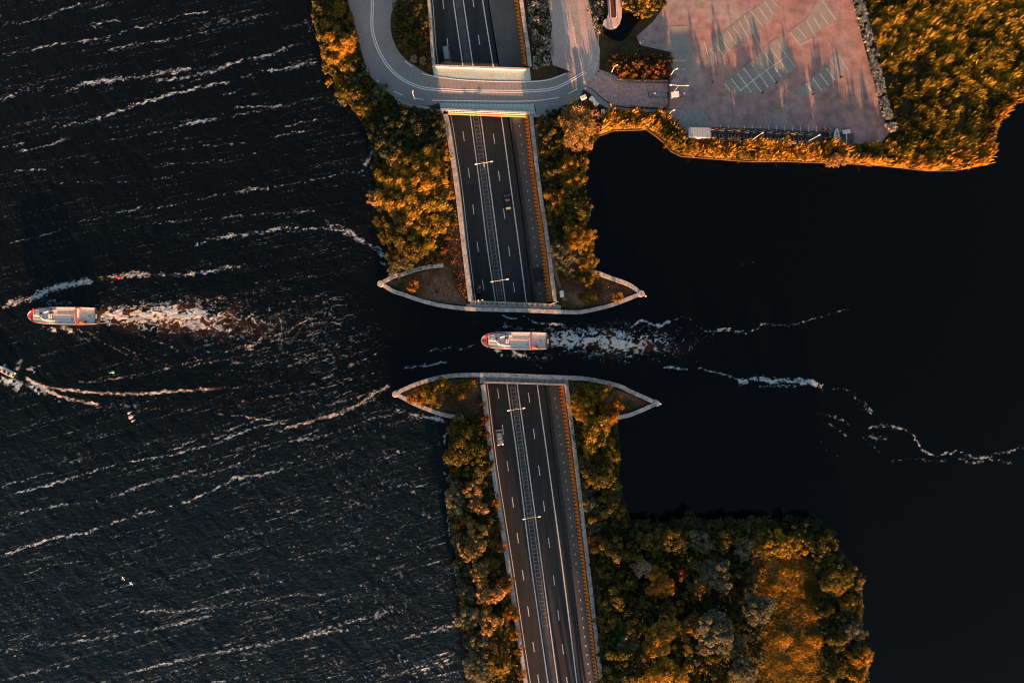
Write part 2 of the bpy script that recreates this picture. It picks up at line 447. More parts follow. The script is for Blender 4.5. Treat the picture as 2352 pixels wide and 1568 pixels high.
# wind streaks and wakes: (points, half width, strength)
ST = [
 ([(0,60),(75,47),(140,25),(180,8)],2.5,.6), ([(10,128),(60,118),(125,103),(190,95),(250,85),(300,65)],3.5,.75),
 ([(300,65),(360,55),(420,35),(480,27)],3,.8), ([(240,117),(330,98),(420,85),(480,70)],3,.7), ([(205,62),(250,50),(300,48)],3,.75),
 ([(110,38),(150,20),(190,8)],4,.85),([(215,20),(250,5)],3.5,.8), ([(520,62),(610,33)],3,.8), ([(0,235),(30,222),(100,207)],3,.7),
 ([(140,211),(194,194),(250,185),(312,177),(380,167),(447,156)],8,.85), ([(0,230),(60,206),(105,200)],6,.7),
 ([(350,187),(425,178),(470,170),(512,157),(544,141),(625,126),(684,97)],4.5,.9),
 ([(105,296),(170,285),(230,272),(300,245),(375,222),(430,208),(500,192),(545,182)],5,.95), ([(545,182),(600,165),(640,160),(735,140)],4,.8),
 ([(330,218),(400,200),(470,182)],2,.6), ([(530,250),(600,245),(660,240),(735,225)],3,.75), ([(510,220),(560,205)],3,.6),
 ([(330,310),(400,295),(450,280),(500,275)],4.5,.8), ([(500,275),(570,260),(690,235)],2.5,.6),([(0,338),(60,328)],3,.6),([(30,350),(90,340),(165,316)],3.5,.75),
 ([(190,330),(330,312)],2,.5), ([(650,290),(735,275)],3,.6), ([(610,318),(700,300),(740,296)],2.5,.65), ([(30,395),(60,392),(110,388)],4,.75),([(130,385),(230,370)],2,.5),
 ([(410,345),(500,332),(570,328)],2,.6), ([(320,380),(470,372),(560,355),(680,330)],1.8,.5), ([(110,420),(160,420),(330,415),(450,392)],2,.5), ([(60,265),(110,258)],5,.6),
 ([(20,560),(100,540),(160,520)],2.5,.7), ([(160,520),(200,505),(280,490),(340,470),(400,455)],2.5,.6), ([(280,530),(340,515),(440,505),(500,500)],3,.6),
 ([(430,570),(500,545),(600,535),(650,525),(730,525),(780,530)],5,.85), ([(740,508),(800,535),(840,557),(870,577),(900,597)],8,.9),
 ([(225,490),(353,478),(453,460),(531,442)],2.5,.7), ([(510,445),(560,440),(594,433),(620,432)],6,.8), ([(620,432),(687,419),(760,405),(850,390)],2.5,.6),
 ([(500,500),(600,492),(690,487),(735,485)],3,.6),
 ([(0,704),(60,688),(100,672),(140,658),(220,642)],10,1.0), ([(220,642),(300,632),(350,628)],10,.85), ([(350,628),(430,632),(480,622),(520,615),(575,607)],6,.75), ([(250,640),(300,628),(345,625)],5,.7),
 ([(66,870),(125,892),(219,901),(297,904),(406,898),(500,892)],4,1.05), ([(500,892),(594,885),(700,880)],2.5,.5), ([(55,864),(94,889),(131,907),(175,920),(231,931)],4.5,1.2), ([(231,931),(300,932),(375,942),(469,940),(531,954),(656,967),(740,985)],2.5,.65),
 ([(164,879),(269,870),(320,860),(410,840),(500,815),(600,780),(660,760),(735,715)],3,.65), ([(356,859),(469,834),(562,817),(656,785),(700,792)],2.5,.55),
 ([(0,1119),(75,1094),(125,1085)],3,.7), ([(0,1140),(83,1121),(167,1098),(275,1062)],3.5,.85), ([(275,1062),(375,1048),(487,1019),(604,977),(667,969)],3.2,.85), ([(375,1040),(480,1000),(560,975),(640,950)],2.5,.65),
 ([(0,1277),(104,1242),(200,1221),(267,1198),(375,1169)],4.2,1.0), ([(375,1169),(458,1140),(542,1098),(625,1085),(700,1040)],4.2,.85), ([(0,1190),(83,1168),(179,1155),(250,1146),(340,1110),(470,1075)],3,.7), ([(0,1300),(80,1285),(140,1270)],3,.5),
 ([(190,1160),(300,1120),(440,1085),(560,1040)],2,.55), ([(240,1235),(320,1215),(400,1190)],2.2,.55), ([(42,1323),(125,1298),(200,1285)],3,.65), ([(433,1298),(521,1269)],3,.6), ([(500,1240),(583,1202),(708,1169)],2.5,.55),
 ([(437,1385),(540,1355),(650,1335)],3,.65), ([(420,1100),(520,1075),(620,1030),(740,985)],2.5,.55),
 ([(312,1404),(360,1402),(417,1404),(517,1390)],4,.7), ([(0,1498),(90,1480),(167,1475),(333,1448),(500,1410)],4.5,.75), ([(250,1556),(458,1506),(650,1470),(830,1440)],5,.75), ([(20,1556),(83,1543),(167,1527)],4,.7), ([(680,1470),(760,1440),(900,1405)],5,.7), ([(820,1500),(930,1465),(1040,1440)],5,.6), ([(870,1555),(960,1530),(1050,1500)],5,.6),([(540,1390),(640,1370),(760,1362)],4,.6),
 ([(700,968),(780,950),(860,905),(900,880)],5,.7), ([(650,985),(740,960),(820,930),(880,905)],4,.65), ([(620,1020),(740,1000),(850,965),(930,940)],4,.65), ([(760,930),(840,905),(900,895)],4,.55), ([(796,841),(835,826),(874,810)],4,.6),
 ([(212,770),(275,807),(337,838)],2.5,.5), ([(281,792),(331,820),(406,842)],2.5,.45), ([(319,770),(406,801),(462,826)],2.5,.45), ([(578,726),(600,768),(580,792),(545,800)],3,.7), ([(640,728),(650,760),(640,785)],3,.55), ([(700,725),(722,752),(705,780)],3,.5), ([(470,690),(540,676),(610,668)],3,.5), ([(560,655),(660,640),(740,632)],2.5,.4), ([(620,700),(700,688),(755,675)],3,.55), ([(520,800),(600,790),(680,765),(750,752)],2.5,.5), ([(600,840),(700,815),(800,790),(870,770)],2.5,.45), ([(480,862),(600,850),(720,830),(860,800)],2.2,.4), ([(540,925),(660,905),(780,880),(880,850)],2.5,.5),
 # eastern channel
 ([(1447,753),(1472,738),(1490,741),(1509,747),(1543,738)],4.2,1.0), ([(1540,738),(1572,726),(1590,734)],3,.6), ([(1597,747),(1615,757),(1630,764)],2.2,.75), ([(1630,764),(1655,757),(1672,755),(1690,762),(1718,764)],4.5,1.05), ([(1718,764),(1759,743),(1805,749),(1864,733),(1914,720),(1955,709)],2.6,.62),
 ([(1522,843),(1550,843),(1580,848)],4,.95), ([(1601,844),(1640,856),(1672,862),(1705,878)],2.2,.8), ([(1690,874),(1715,874),(1728,867),(1760,872),(1809,872),(1851,878),(1897,889)],7.5,1.05), ([(1740,886),(1800,884),(1860,892)],6,.55), ([(1897,889),(1930,893),(1955,897)],2.5,.6),
 ([(1955,905),(1985,930),(2005,952)],9,.5), ([(1867,953),(1900,953),(1930,963),(1957,976)],4,.55), ([(1900,968),(1930,990),(1945,1005)],5,.45), ([(1880,1010),(1900,1035),(1930,1050)],3,.35),
 ([(1993,985),(2022,976),(2050,978),(2076,985)],6,.8), ([(2076,985),(2101,1005),(2114,1030),(2135,1042),(2151,1045),(2175,1040),(2200,1033)],3.6,1.0), ([(1990,1002),(2030,1005),(2050,1012)],6,.5), ([(2197,1035),(2240,1050),(2280,1045),(2330,1030),(2370,1026)],5,.7), ([(2190,1045),(2230,1062),(2260,1058)],5,.5), ([(1975,1000),(2000,1020),(2030,1045)],5,.4), ([(2040,1060),(2100,1055),(2180,1060)],5,.35), ([(2270,1055),(2330,1065)],5,.45),
 ([(1140,719),(1181,730),(1196,724),(1224,740),(1265,741),(1302,747)],3.2,.85), ([(1225,738),(1300,752),(1350,756),(1430,758)],2.2,.5), ([(984,807),(1015,800.6),(1062,800),(1096,788)],3.4,.8), ([(924,847),(971,841),(1015,832),(1030,838)],4,.75), ([(1690,615),(1715,605),(1740,598)],1.6,.35),
 # foam pushed against the western shore
 ([(700,40),(712,60),(722,85)],8,.5), ([(838,385),(848,370),(855,340)],6,.6), ([(835,330),(848,320)],6,.4), ([(935,952),(975,958),(1010,962),(1028,975)],6,.9), ([(1026,985),(1022,1015),(1026,1040)],4,.9), ([(1020,1060),(1022,1085),(1027,1110)],4,.8), ([(1030,1180),(1036,1230),(1042,1260)],5,.8), ([(1046,1300),(1050,1350)],5,.7), ([(1052,1400),(1062,1450)],6,.5), ([(870,600),(890,612),(905,630)],6,.5),([(755,230),(790,245),(810,262)],5,.4),
]
STEP = 2.0
gx = np.arange(-72, 2430, STEP); gy = np.arange(-72, 1642, STEP)
GX, GY = np.meshgrid(gx, gy)
foam = np.zeros(GX.shape); brown = np.zeros(GX.shape)
def stretchn(n, lo=0.28, hi=0.72): return np.clip((n-lo)/(hi-lo), 0, 1)
for i, (pts, w, s) in enumerate(ST):
    P = np.array(pts)
    x0, y0 = P.min(0) - w*3 - 12; x1, y1 = P.max(0) + w*3 + 12
    ix = np.where((gx >= x0) & (gx <= x1))[0]; iy = np.where((gy >= y0) & (gy <= y1))[0]
    if len(ix) == 0 or len(iy) == 0: continue
    sl = (slice(iy[0], iy[-1]+1), slice(ix[0], ix[-1]+1))
    X, Y = GX[sl], GY[sl]
    f, tt = polyfield(X, Y, pts, w*0.72, warp=0.95, seed=i)
    an = math.atan2(P[-1][1]-P[0][1], P[-1][0]-P[0][0])
    u = X*math.cos(an)+Y*math.sin(an); v = -X*math.sin(an)+Y*math.cos(an)
    fine = stretchn(vnoise(u/7.0, v/2.6, i)*0.5 + vnoise(u/3.2+9, v/2.2, i+1)*0.5, 0.2, 0.8)
    patch = stretchn(fbm(u/42, v/16, i+2, 2), 0.3, 0.68)
    p = np.clip(s*(f**0.7)*(0.52+0.6*patch), 0, 1)
    val = sstep(0.82-p, 1.40-p, fine)*(0.32+0.42*s)*sstep(0.02, 0.2, f)
    ff2, _ = polyfield(X, Y, pts, w*1.9, warp=1.2, seed=i)
    scat = sstep(0.72, 0.98, vnoise(u/5.0, v/2.2, i+7))*ff2*s*0.62*sstep(0.25, 0.8, patch)
    haze_ = np.maximum(0.42*s*f**1.2*(0.35+0.65*patch), scat*0.85)
    foam[sl] = np.maximum(foam[sl], np.maximum(val, haze_))
    if 640 < P[0][1] < 1000 and P[0][0] < 900:
        brown[sl] = np.maximum(brown[sl], np.clip(val*1.5, 0, 0.55))

for pts, w, s_ in (([(58,869),(95,884),(125,892),(219,901),(297,904),(406,898),(520,891)], 2.6, .62), ([(55,866),(94,889),(131,907),(175,920),(232,931)], 2.4, .8)):
    sl = (slice(int((840+72)/STEP), int((960+72)/STEP)), slice(int((30+72)/STEP), int((560+72)/STEP)))
    X, Y = GX[sl], GY[sl]
    f, tt = polyfield(X, Y, pts, w, 0.35, 3)
    v_ = f*s_*(1-0.55*tt)*(0.55+0.6*vnoise(X/4.5, Y/2.5, 3))
    foam[sl] = np.maximum(foam[sl], v_); brown[sl] = np.maximum(brown[sl], np.clip(f*1.4, 0, 1)*0.9)

# open lake west of the land: wind streaks that run along the wind, flecks of breaking wavelets
def lake_mask(x, y):
    shore = np.interp(y, [-80, 0, 120, 180, 270, 340, 480, 600, 650, 905, 960, 1170, 1260, 1568, 1700], [705, 718, 735, 760, 820, 858, 878, 890, 880, 905, 1030, 1025, 1040, 1080, 1100])
    wd_ = np.interp(y, [590, 670, 900, 960], [26, 190, 190, 26])
    return sstep(6 + (wd_-26)*0.55, -wd_, x - shore)
lm = lake_mask(GX, GY)
ang = np.radians(np.interp(GY, [0, 500, 900, 1568], [11, 11, 17, 15]))
U = GX*np.cos(ang) - GY*np.sin(ang); V = GX*np.sin(ang) + GY*np.cos(ang)
n1 = fbm(U/210, V/7.5, 1, 3); n2 = fbm(U/16, V/6, 4, 3); n3 = fbm(GX/260, GY/170, 6, 2)
auto = sstep(0.58, 0.76, n1)*sstep(0.42, 0.74, fbm(U/11, V/3.4, 4, 3))*(0.35 + 0.9*sstep(0.35, 0.65, n3))
dens = np.interp(GY, [0, 250, 500, 620, 780, 860, 1000, 1300, 1420, 1600], [.40, .24, .18, .22, .25, .24, .55, .55, .75, .8])
dens = dens * (0.75 + 0.45*sstep(300, 1000, GX))
foam = np.maximum(foam, auto*dens*lm)
wav = np.radians(-52)
U2 = GX*np.cos(wav) - GY*np.sin(wav); V2 = GX*np.sin(wav) + GY*np.cos(wav)
n4 = fbm(U2/10, V2/2.5, 8, 2); n5 = fbm(GX/60, GY/30, 9, 3)
fle = sstep(0.60, 0.86, n4)*sstep(0.34, 0.66, n5)
fd = np.interp(GY, [0, 620, 900, 1000, 1250, 1400, 1600], [.12, .16, .42, .62, .68, .72, .75]) * (0.5 + 0.7*sstep(150, 950, GX))
amp = 0.50 + 0.6*sstep(0.45, 0.75, fbm(GX/7, GY/5, 2, 2))
foam = np.maximum(foam, fle*fd*lm*amp*0.78)
n6 = fbm(U/8, V/2.4, 12, 2)
fle2 = sstep(0.64, 0.85, n6)*sstep(0.36, 0.62, fbm(GX/120, GY/70, 3, 2))
foam = np.maximum(foam, 0.78*fle2*amp*lm*np.interp(GY, [0, 900, 1300, 1420, 1600], [.10, .2, .38, .6, .66]))
# churned triangle between ferry wake and the southern pier
fine_st = sstep(0.50, 0.80, fbm(U/110, V/4.6, 10, 3))*sstep(0.30, 0.72, vnoise(U/6, V/2.3, 5)*0.6+vnoise(GX/3, GY/2.6, 6)*0.4)
foam = np.maximum(foam, fine_st*lm*0.40*np.interp(GY, [0, 350, 620, 1000, 1300, 1600], [.8, .65, .55, .8, .9, 1.0]))
netn = fbm(GX/22+fbm(GX/40, GY/30, 2, 2)*2, GY/9, 7, 3)
netr = 1-np.abs(2*stretchn(netn, .25, .75)-1)
zone = sstep(380, 520, GX)*sstep(900, 780, GX)*sstep(630, 690, GY)*sstep(900, 820, GY)
foam = np.maximum(foam, zone*sstep(0.72, 1.0, netr)*sstep(0.4, 0.65, fbm(GX/30, GY/20, 3, 2))*0.45)
tri = sstep(560, 800, GX)*sstep(640, 760, GY)*sstep(1010, 900, GY)*lm
foam = np.maximum(foam, tri*0.5*sstep(0.60, 0.84, fbm(U/18, V/5, 2, 3)))

def wash(x0, y0, L, w0, w1, seed, white):
    """Propeller wash astern of a ferry heading west."""
    sl = (slice(int((y0-110+72)/STEP), int((y0+130+72)/STEP)), slice(int((x0-190+72)/STEP), int((x0+L+150+72)/STEP)))
    X, Y = GX[sl], GY[sl]
    s = (X-x0)/L
    cy = y0 + 8*np.clip(s, 0, 1.5)**2*1.6
    hw = w0 + (w1-w0)*np.clip(s*1.8, 0, 1)**0.7
    d = (Y-cy)/hw
    wx_ = X + 16*(fbm(X/24, Y/20, seed, 3)-.5)*2; wy_ = Y + 12*(fbm(X/24, Y/20, seed+3, 3)-.5)*2
    n_a = fbm(wx_/20, wy_/11, seed+1, 3); ridge = 1-np.abs(2*stretchn(n_a, .25, .75)-1)
    n_b = fbm(wx_/34+5, wy_/20, seed+6, 2); ridge2 = 1-np.abs(2*stretchn(n_b, .25, .75)-1)
    fine = vnoise(X/4.2, Y/3.4, seed+2)
    ins = sstep(-0.01, 0.02, s)
    core = np.exp(-(d*1.2)**2)*sstep(1.20, 0.35, s)*ins
    net = np.maximum(ridge**1.5, 0.9*ridge2**3)*0.8 + 0.3*(fine-.4)
    th = 0.66 - 0.62*core
    f = sstep(th, th+0.42, net)*(0.62+0.38*core)*sstep(0.0, 0.05, core)
    edge = (np.exp(-((np.abs(d)-0.95)/0.17)**2))*sstep(0.72, 0.05, s)*ins*sstep(0.30, 0.75, net)
    out = np.exp(-(d/1.45)**4)*sstep(1.75, 0.4, s)*ins*sstep(0.52, 0.95, net)*0.8
    f = f*(0.62 + 0.6*vnoise(X/3.0, Y/2.4, seed+4))
    tot = np.maximum(np.maximum(f, edge*0.95), out*white)
    foam[sl] = np.maximum(foam[sl], tot)
    br = core*sstep(0.25, 0.62, stretchn(n_b, .3, .7)*0.6 + 0.5*np.exp(-((d-0.2)*1.6)**2)*sstep(0.0, 0.25, s))
    brown[sl] = np.maximum(brown[sl], np.clip(br, 0, 1))
    # bow waves either side of the hull (stern at x0)
    for k, (pts, w, st) in enumerate([
        ([(-128,-14),(-118,-24),(-103,-35),(-95,-37)],5,.7), ([(-100,-30),(-70,-29),(-40,-26),(-10,-28),(20,-30)],6,.42),
        ([(-126,18),(-118,23),(-106,30),(-94,34)],4,1.15), ([(-87,21),(-78,26),(-70,32),(-60,36),(-48,42)],4,1.0), ([(-90,34),(-60,33),(-25,36),(10,34)],8,.5), ([(-48,42),(-30,52),(-12,62)],4,.4)]):
        pp = [(x0+a, y0+b) for a, b in pts]
        ff, _ = polyfield(X, Y, pp, w, 1.0, seed+k)
        foam[sl] = np.maximum(foam[sl], st*ff*sstep(0.38, 0.66, fbm(X/9, Y/6, seed+k, 3)))
wash(224, 726, 400, 15, 38, 3, 0.9)
wash(1262, 783, 300, 16, 34, 6, 0.85)
# speedboat spray
for pts, w, s in (([(-4,868),(20,876),(38,884),(46,890)],10,1.3), ([(12,852),(24,856),(34,860)],6,.7), ([(60,880),(75,888),(85,898)],7,1.0), ([(90,905),(108,897)],6,.8), ([(122,915),(140,918)],4,.6), ([(10,838),(22,848)],4,1.0), ([(28,862),(40,845),(44,832),(52,824)],6,.6), ([(60,845),(80,852)],7,.75), ([(90,840),(96,852)],5,.6), ([(105,858),(115,862)],4,.5)):
    P = np.array(pts)
    sl = (slice(int((P[:,1].min()-25+72)/STEP), int((P[:,1].max()+25+72)/STEP)), slice(int((P[:,0].min()-25+72)/STEP), int((P[:,0].max()+25+72)/STEP)))
    X, Y = GX[sl], GY[sl]
    ff, _ = polyfield(X, Y, pts, w, 1.3, 4)
    foam[sl] = np.maximum(foam[sl], s*ff*sstep(0.3, 0.62, fbm(X/8, Y/7, 3, 3)))
foam = np.clip(foam, 0, 1.15)

# chop: the lake is wind-roughened, the sheltered side is calm
chop = np.clip(lm + 0.5*sstep(900, 1000, GX)*sstep(1520, 1250, GX)*sstep(700, 720, GY)*sstep(870, 850, GY) + 0.05, 0, 1)
warm = fbm(GX/300, GY/220, 13, 3)
sky_sheen = lm*np.interp(GY, [0, 900, 1150, 1568], [.12, .2, .7, 1.0])*(0.7+0.5*fbm(GX/240, GY/160, 14, 3))*(0.65+0.7*stretchn(fbm(U2/14, V2/4, 5, 3), .3, .7))  # sky light scattered by wind ripples, painted into the water colour
warm = sstep(0.35, 0.7, warm)*lm*np.interp(GY, [0, 600, 800, 1100], [1, .9, .55, .2])

TRN = wcol('WLO', -80, 712, 3) + list(reversed(wcol('WRO', -80, 714, -3)))
TRS = wcol('WLO', 862, 1700, 3) + list(reversed(wcol('WRO', 862, 1700, -3)))
ny, nx = GX.shape
idx = np.arange(ny*nx).reshape(ny, nx)
q = np.stack([idx[1:, :-1], idx[1:, 1:], idx[:-1, 1:], idx[:-1, :-1]], -1).reshape(-1, 4)
cx = (GX[:-1, :-1] + STEP/2).ravel(); cy = (GY[:-1, :-1] + STEP/2).ravel()
q = q[~(inpoly(TRN, cx, cy) | inpoly(TRS, cx, cy))]
WX = (GX-1176)/8; WY = (784-GY)/8
ripple = (fbm(U2/40, V2/16, 2, 3)-0.5)*0.35*chop
vv = np.stack([WX, WY, ripple], -1).reshape(-1, 3)
m = bpy.data.meshes.new('water')
m.vertices.add(len(vv)); m.vertices.foreach_set('co', vv.ravel())
m.loops.add(len(q)*4); m.loops.foreach_set('vertex_index', q.ravel())
m.polygons.add(len(q)); m.polygons.foreach_set('loop_start', np.arange(0, len(q)*4, 4)); m.polygons.foreach_set('loop_total', np.full(len(q), 4))
m.polygons.foreach_set('use_smooth', np.ones(len(q), bool))
m.update(); m.validate()
for nm, arr in (('foam', foam), ('brown', brown), ('chop', chop), ('warm', warm), ('sky_sheen', sky_sheen)):
    a = m.attributes.new(nm, 'FLOAT', 'POINT'); a.data.foreach_set('value', arr.ravel().astype(np.float32))

def water_mat():
    mt, nt, p = new_mat('lake water')
    N, L = nt.nodes, nt.links
    def attr(n):
        a = N.new('ShaderNodeAttribute'); a.attribute_name = n; return a.outputs['Fac']
    g = N.new('ShaderNodeNewGeometry')
    # water body, with the painted sky sheen mixed in
    mixw = N.new('ShaderNodeMix'); mixw.data_type = 'RGBA'
    mixw.inputs['A'].default_value = (0.0006, 0.0013, 0.0017, 1); mixw.inputs['B'].default_value = (0.0013, 0.0013, 0.0011, 1)
    L.new(attr('warm'), mixw.inputs['Factor'])
    mixb = N.new('ShaderNodeMix'); mixb.data_type = 'RGBA'
    mixc = N.new('ShaderNodeMix'); mixc.data_type = 'RGBA'; mixc.inputs['B'].default_value = (0.0036, 0.0100, 0.0165, 1)
    L.new(attr('sky_sheen'), mixc.inputs['Factor']); L.new(mixw.outputs['Result'], mixc.inputs['A'])
    L.new(mixc.outputs['Result'], mixb.inputs['A']); mixb.inputs['B'].default_value = (0.13, 0.062, 0.03, 1)
    br = N.new('ShaderNodeMath'); br.operation = 'MULTIPLY'; br.inputs[1].default_value = 0.42
    L.new(attr('brown'), br.inputs[0]); L.new(br.outputs[0], mixb.inputs['Factor'])
    # foam breakup
    n = N.new('ShaderNodeTexNoise'); n.inputs['Scale'].default_value = 1.5; n.inputs['Detail'].default_value = 4; n.inputs['Roughness'].default_value = 0.7
    L.new(g.outputs['Position'], n.inputs['Vector'])
    s = N.new('ShaderNodeMath'); s.operation = 'MULTIPLY_ADD'; s.inputs[1].default_value = 0.9; 
    L.new(n.outputs[0], s.inputs[0]); 
    sub = N.new('ShaderNodeMath'); sub.operation = 'ADD'; sub.inputs[1].default_value = -0.45
    L.new(attr('foam'), sub.inputs[0]); L.new(sub.outputs[0], s.inputs[2])
    mr = N.new('ShaderNodeMapRange'); mr.interpolation_type = 'SMOOTHSTEP'; mr.inputs[1].default_value = 0.10; mr.inputs[2].default_value = 0.98
    L.new(s.outputs[0], mr.inputs[0])
    gate = N.new('ShaderNodeMapRange'); gate.inputs[1].default_value = 0.0; gate.inputs[2].default_value = 0.12
    L.new(attr('foam'), gate.inputs[0])
    fm = N.new('ShaderNodeMath'); fm.operation = 'MULTIPLY'; L.new(mr.outputs[0], fm.inputs[0]); L.new(gate.outputs[0], fm.inputs[1])
    fcol = N.new('ShaderNodeMix'); fcol.data_type = 'RGBA'
    fcol.inputs['A'].default_value = (0.32, 0.44, 0.54, 1); fcol.inputs['B'].default_value = (0.52, 0.50, 0.46, 1)
    L.new(attr('brown'), fcol.inputs['Factor'])
    cm = N.new('ShaderNodeMix'); cm.data_type = 'RGBA'
    L.new(fm.outputs[0], cm.inputs['Factor']); L.new(mixb.outputs['Result'], cm.inputs['A']); L.new(fcol.outputs['Result'], cm.inputs['B'])
    L.new(cm.outputs['Result'], p.inputs['Base Color'])
    rr = N.new('ShaderNodeMapRange'); rr.inputs[3].default_value = 0.12; rr.inputs[4].default_value = 0.9
    L.new(fm.outputs[0], rr.inputs[0]); L.new(rr.outputs[0], p.inputs['Roughness'])
    p.inputs['IOR'].default_value = 1.33; p.inputs['Specular IOR Level'].default_value = 0.3
    # wavelets
    mp = N.new('ShaderNodeMapping'); mp.inputs['Rotation'].default_value = (0, 0, math.radians(-52)); mp.inputs['Scale'].default_value = (0.5, 1.3, 1)
    L.new(g.outputs['Position'], mp.inputs[0])
    w = N.new('ShaderNodeTexNoise'); w.inputs['Scale'].default_value = 0.9; w.inputs['Detail'].default_value = 5; w.inputs['Roughness'].default_value = 0.6
    L.new(mp.outputs[0], w.inputs['Vector'])
    b = N.new('ShaderNodeBump'); b.inputs['Distance'].default_value = 0.5
    cs = N.new('ShaderNodeMath'); cs.operation = 'MULTIPLY'; cs.inputs[1].default_value = 0.55
    L.new(attr('chop'), cs.inputs[0]); L.new(cs.outputs[0], b.inputs['Strength']); L.new(w.outputs[0], b.inputs['Height'])
    L.new(b.outputs[0], p.inputs['Normal'])
    return mt
M['water'] = water_mat()
m.materials.append(M['water'])
wo = bpy.data.objects.new('water', m); COL.objects.link(wo); tag(wo, kind='structure')
X0, X1, Y1, Y0 = WX.min(), WX.max(), WY.max(), WY.min()
big = 1800
mb = MB()
for a, b, c, d in ((-big, big, Y1, big), (-big, big, -big, Y0), (-big, X0, Y0, Y1), (X1, big, Y0, Y1)):
    mb.add([(a, c, 0), (b, c, 0), (b, d, 0), (a, d, 0)], [(0, 1, 2, 3)])
tag(mb.build('water', M['water']), kind='structure')

# ------------------------------------------------------------------ highway in its cutting
def px(v): return v/8.0
Y_A, Y_B = -78, 1758
def strip_between(mb, ka, kb, y0, y1, dza=0, dzb=0, dxa=0, dxb=0):
    mb.strip(list(reversed(road_pts(ka, y0, y1, dza, dx=dxa))), list(reversed(road_pts(kb, y0, y1, dzb, dx=dxb))))
mb = MB(); strip_between(mb, 'WLI', 'D0', Y_A, Y_B, dxa=-4, dxb=3)
hw = tag(mb.build('highway', M['asphalt'], fix=False), kind='structure')
mb = MB(); strip_between(mb, 'D1', 'O0', Y_A, Y_B, 0.8, 0.8, dxb=4)
mb.strip(list(reversed(road_pts('D1', Y_A, Y_B, -0.3, dx=0.0))), list(reversed(road_pts('D1', Y_A, Y_B, 0.8, dx=0.0))))
sr = tag(mb.build('service_road', M['asphalt_side']), kind='structure')
# older, paler surfacing of the southbound lanes north of a transverse joint
mb = MB()
strip_between(mb, 'WLI', 'L', 255, 423, 0.008, 0.008, dxa=2, dxb=-1)
mb.build('road_patch', surf('older asphalt', (0.030, 0.033, 0.036), (0.046, 0.049, 0.052), 0.2, 0.85, fine=6, stretch=(0.157, 2.2, 0.12)), hw)
mb = MB()
strip_between(mb, 'R', 'S', 905, 1100, 0.008, 0.008, dxa=3, dxb=-2)
mb.build('road_patch', surf('newer asphalt', (0.018, 0.020, 0.023), (0.030, 0.032, 0.035), 0.2, 0.85, fine=6, stretch=(0.157, 2.2, 0.12)), hw)
# painted lines
def line_on(mb, k, y0, y1, w, dz=0.02, dx=0.0):
    ribbon(mb, [p[:2] for p in road_pts(k, y0, y1, dz, dx=dx)], w, [p[2] for p in road_pts(k, y0, y1, dz, dx=dx)])
mb = MB()
for k, d in (('L', 0), ('R', 0), ('S', 0)):
    for y0, y1 in ((-70, 700), (868, 1750)):
        line_on(mb, k, y0, y1, 0.30, dx=d)
for y0, y1 in ((-70, 700), (868, 1750)):
    line_on(mb, 'WLI', y0, y1, 0.20, dx=6.0)
mb.build('edge_line', M['marking'], hw)
def dash(mb, ka, kb, t, yc, ln, w):
    ys = np.linspace(yc-ln/2, yc+ln/2, 4)
    P = [W(float(col(ka, y)*(1-t)+col(kb, y)*t), y, float(zroad(y))+0.02) for y in ys]
    ribbon(mb, [p[:2] for p in P], w, [p[2] for p in P])
mb = MB()
for yc in (10, 100, 313, 397, 481, 567, 654, 903, 986, 1070, 1153, 1235, 1320, 1403, 1485, 1560, 1640):
    dash(mb, 'WLI', 'L', 0.55, yc, 23, 0.22)
for yc in (5, 92, 319, 404, 491, 577, 660, 913, 996, 1080, 1162, 1246, 1332, 1412, 1490, 1565, 1640):
    dash(mb, 'R', 'S', 0.5, yc, 23, 0.22)
mb.build('lane_dash', M['marking'], hw)
mb = MB()
for yc in list(np.arange(290, 690, 21.3)) + list(np.arange(915, 1600, 21.0)):
    x = float(col('D1', yc)*0.45 + col('O0', yc)*0.55); z = float(zroad(yc))+0.82
    p = W(x, yc, z)
    mb.add([(p[0]-.14, p[1]-.28, z), (p[0]+.14, p[1]-.28, z), (p[0]+.14, p[1]+.28, z), (p[0]-.14, p[1]+.28, z)], [(0, 1, 2, 3)])
mb.build('lane_dash', M['faded'], sr)
# darker resurfaced patch and cracked patch of the service road
P = VP([(1204,602),(1247,602),(1252,636),(1211,640)], -4.9)
zz = float(zroad(620))+0.83
tag(MB().sheet([W(x, y, zz)[:2] for x, y in ((1222,616),(1248,613),(1252,645),(1228,648))], zz).build('service_road', M['asphalt']), kind='structure')
# median strips: pale concrete bed between the two inner lines
mb = MB()
for y0, y1 in ((-70, 700), (868, 1750)):
    a = road_pts('L', y0, y1, 0.012, dx=4); b = road_pts('R', y0, y1, 0.012, dx=-4)
    mb.strip(list(reversed(a)), list(reversed(b)))
M['median'] = surf('median concrete', (0.060, 0.062, 0.060), (0.10, 0.10, 0.095), 0.4, 0.9, fine=4)
mb.build('median_strip', M['median'], hw)

# trench walls
def trench_wall(k0, k1, y0, y1, name, label):
    ys = np.linspace(y0, y1, 60)
    rings = []
    for y in ys:
        a = W(float(col(k0, y)), y, WALL_TOP); b = W(float(col(k1, y)), y, WALL_TOP)
        zb = float(zroad(y)) - 0.6
        top = max(WALL_TOP, float(zroad(y)) + 0.9)
        rings.append([(a[0], a[1], zb), (b[0], b[1], zb), (b[0], b[1], top), (a[0], a[1], top)])
    o = MB().loft(rings).build(name, M['concrete'], fix=True)
    return tag(o, label, 'wall')
trench_wall('WLO', 'WLI', -78, 150, 'retaining_wall', 'pale concrete retaining wall west of the highway, above the road bridge')
trench_wall('WLO', 'WLI', 262, 692, 'retaining_wall', 'pale concrete retaining wall along the west edge of the northern road cutting')
trench_wall('WLO', 'WLI', 884, 1756, 'retaining_wall', 'concrete retaining wall along the west edge of the southern road cutting')
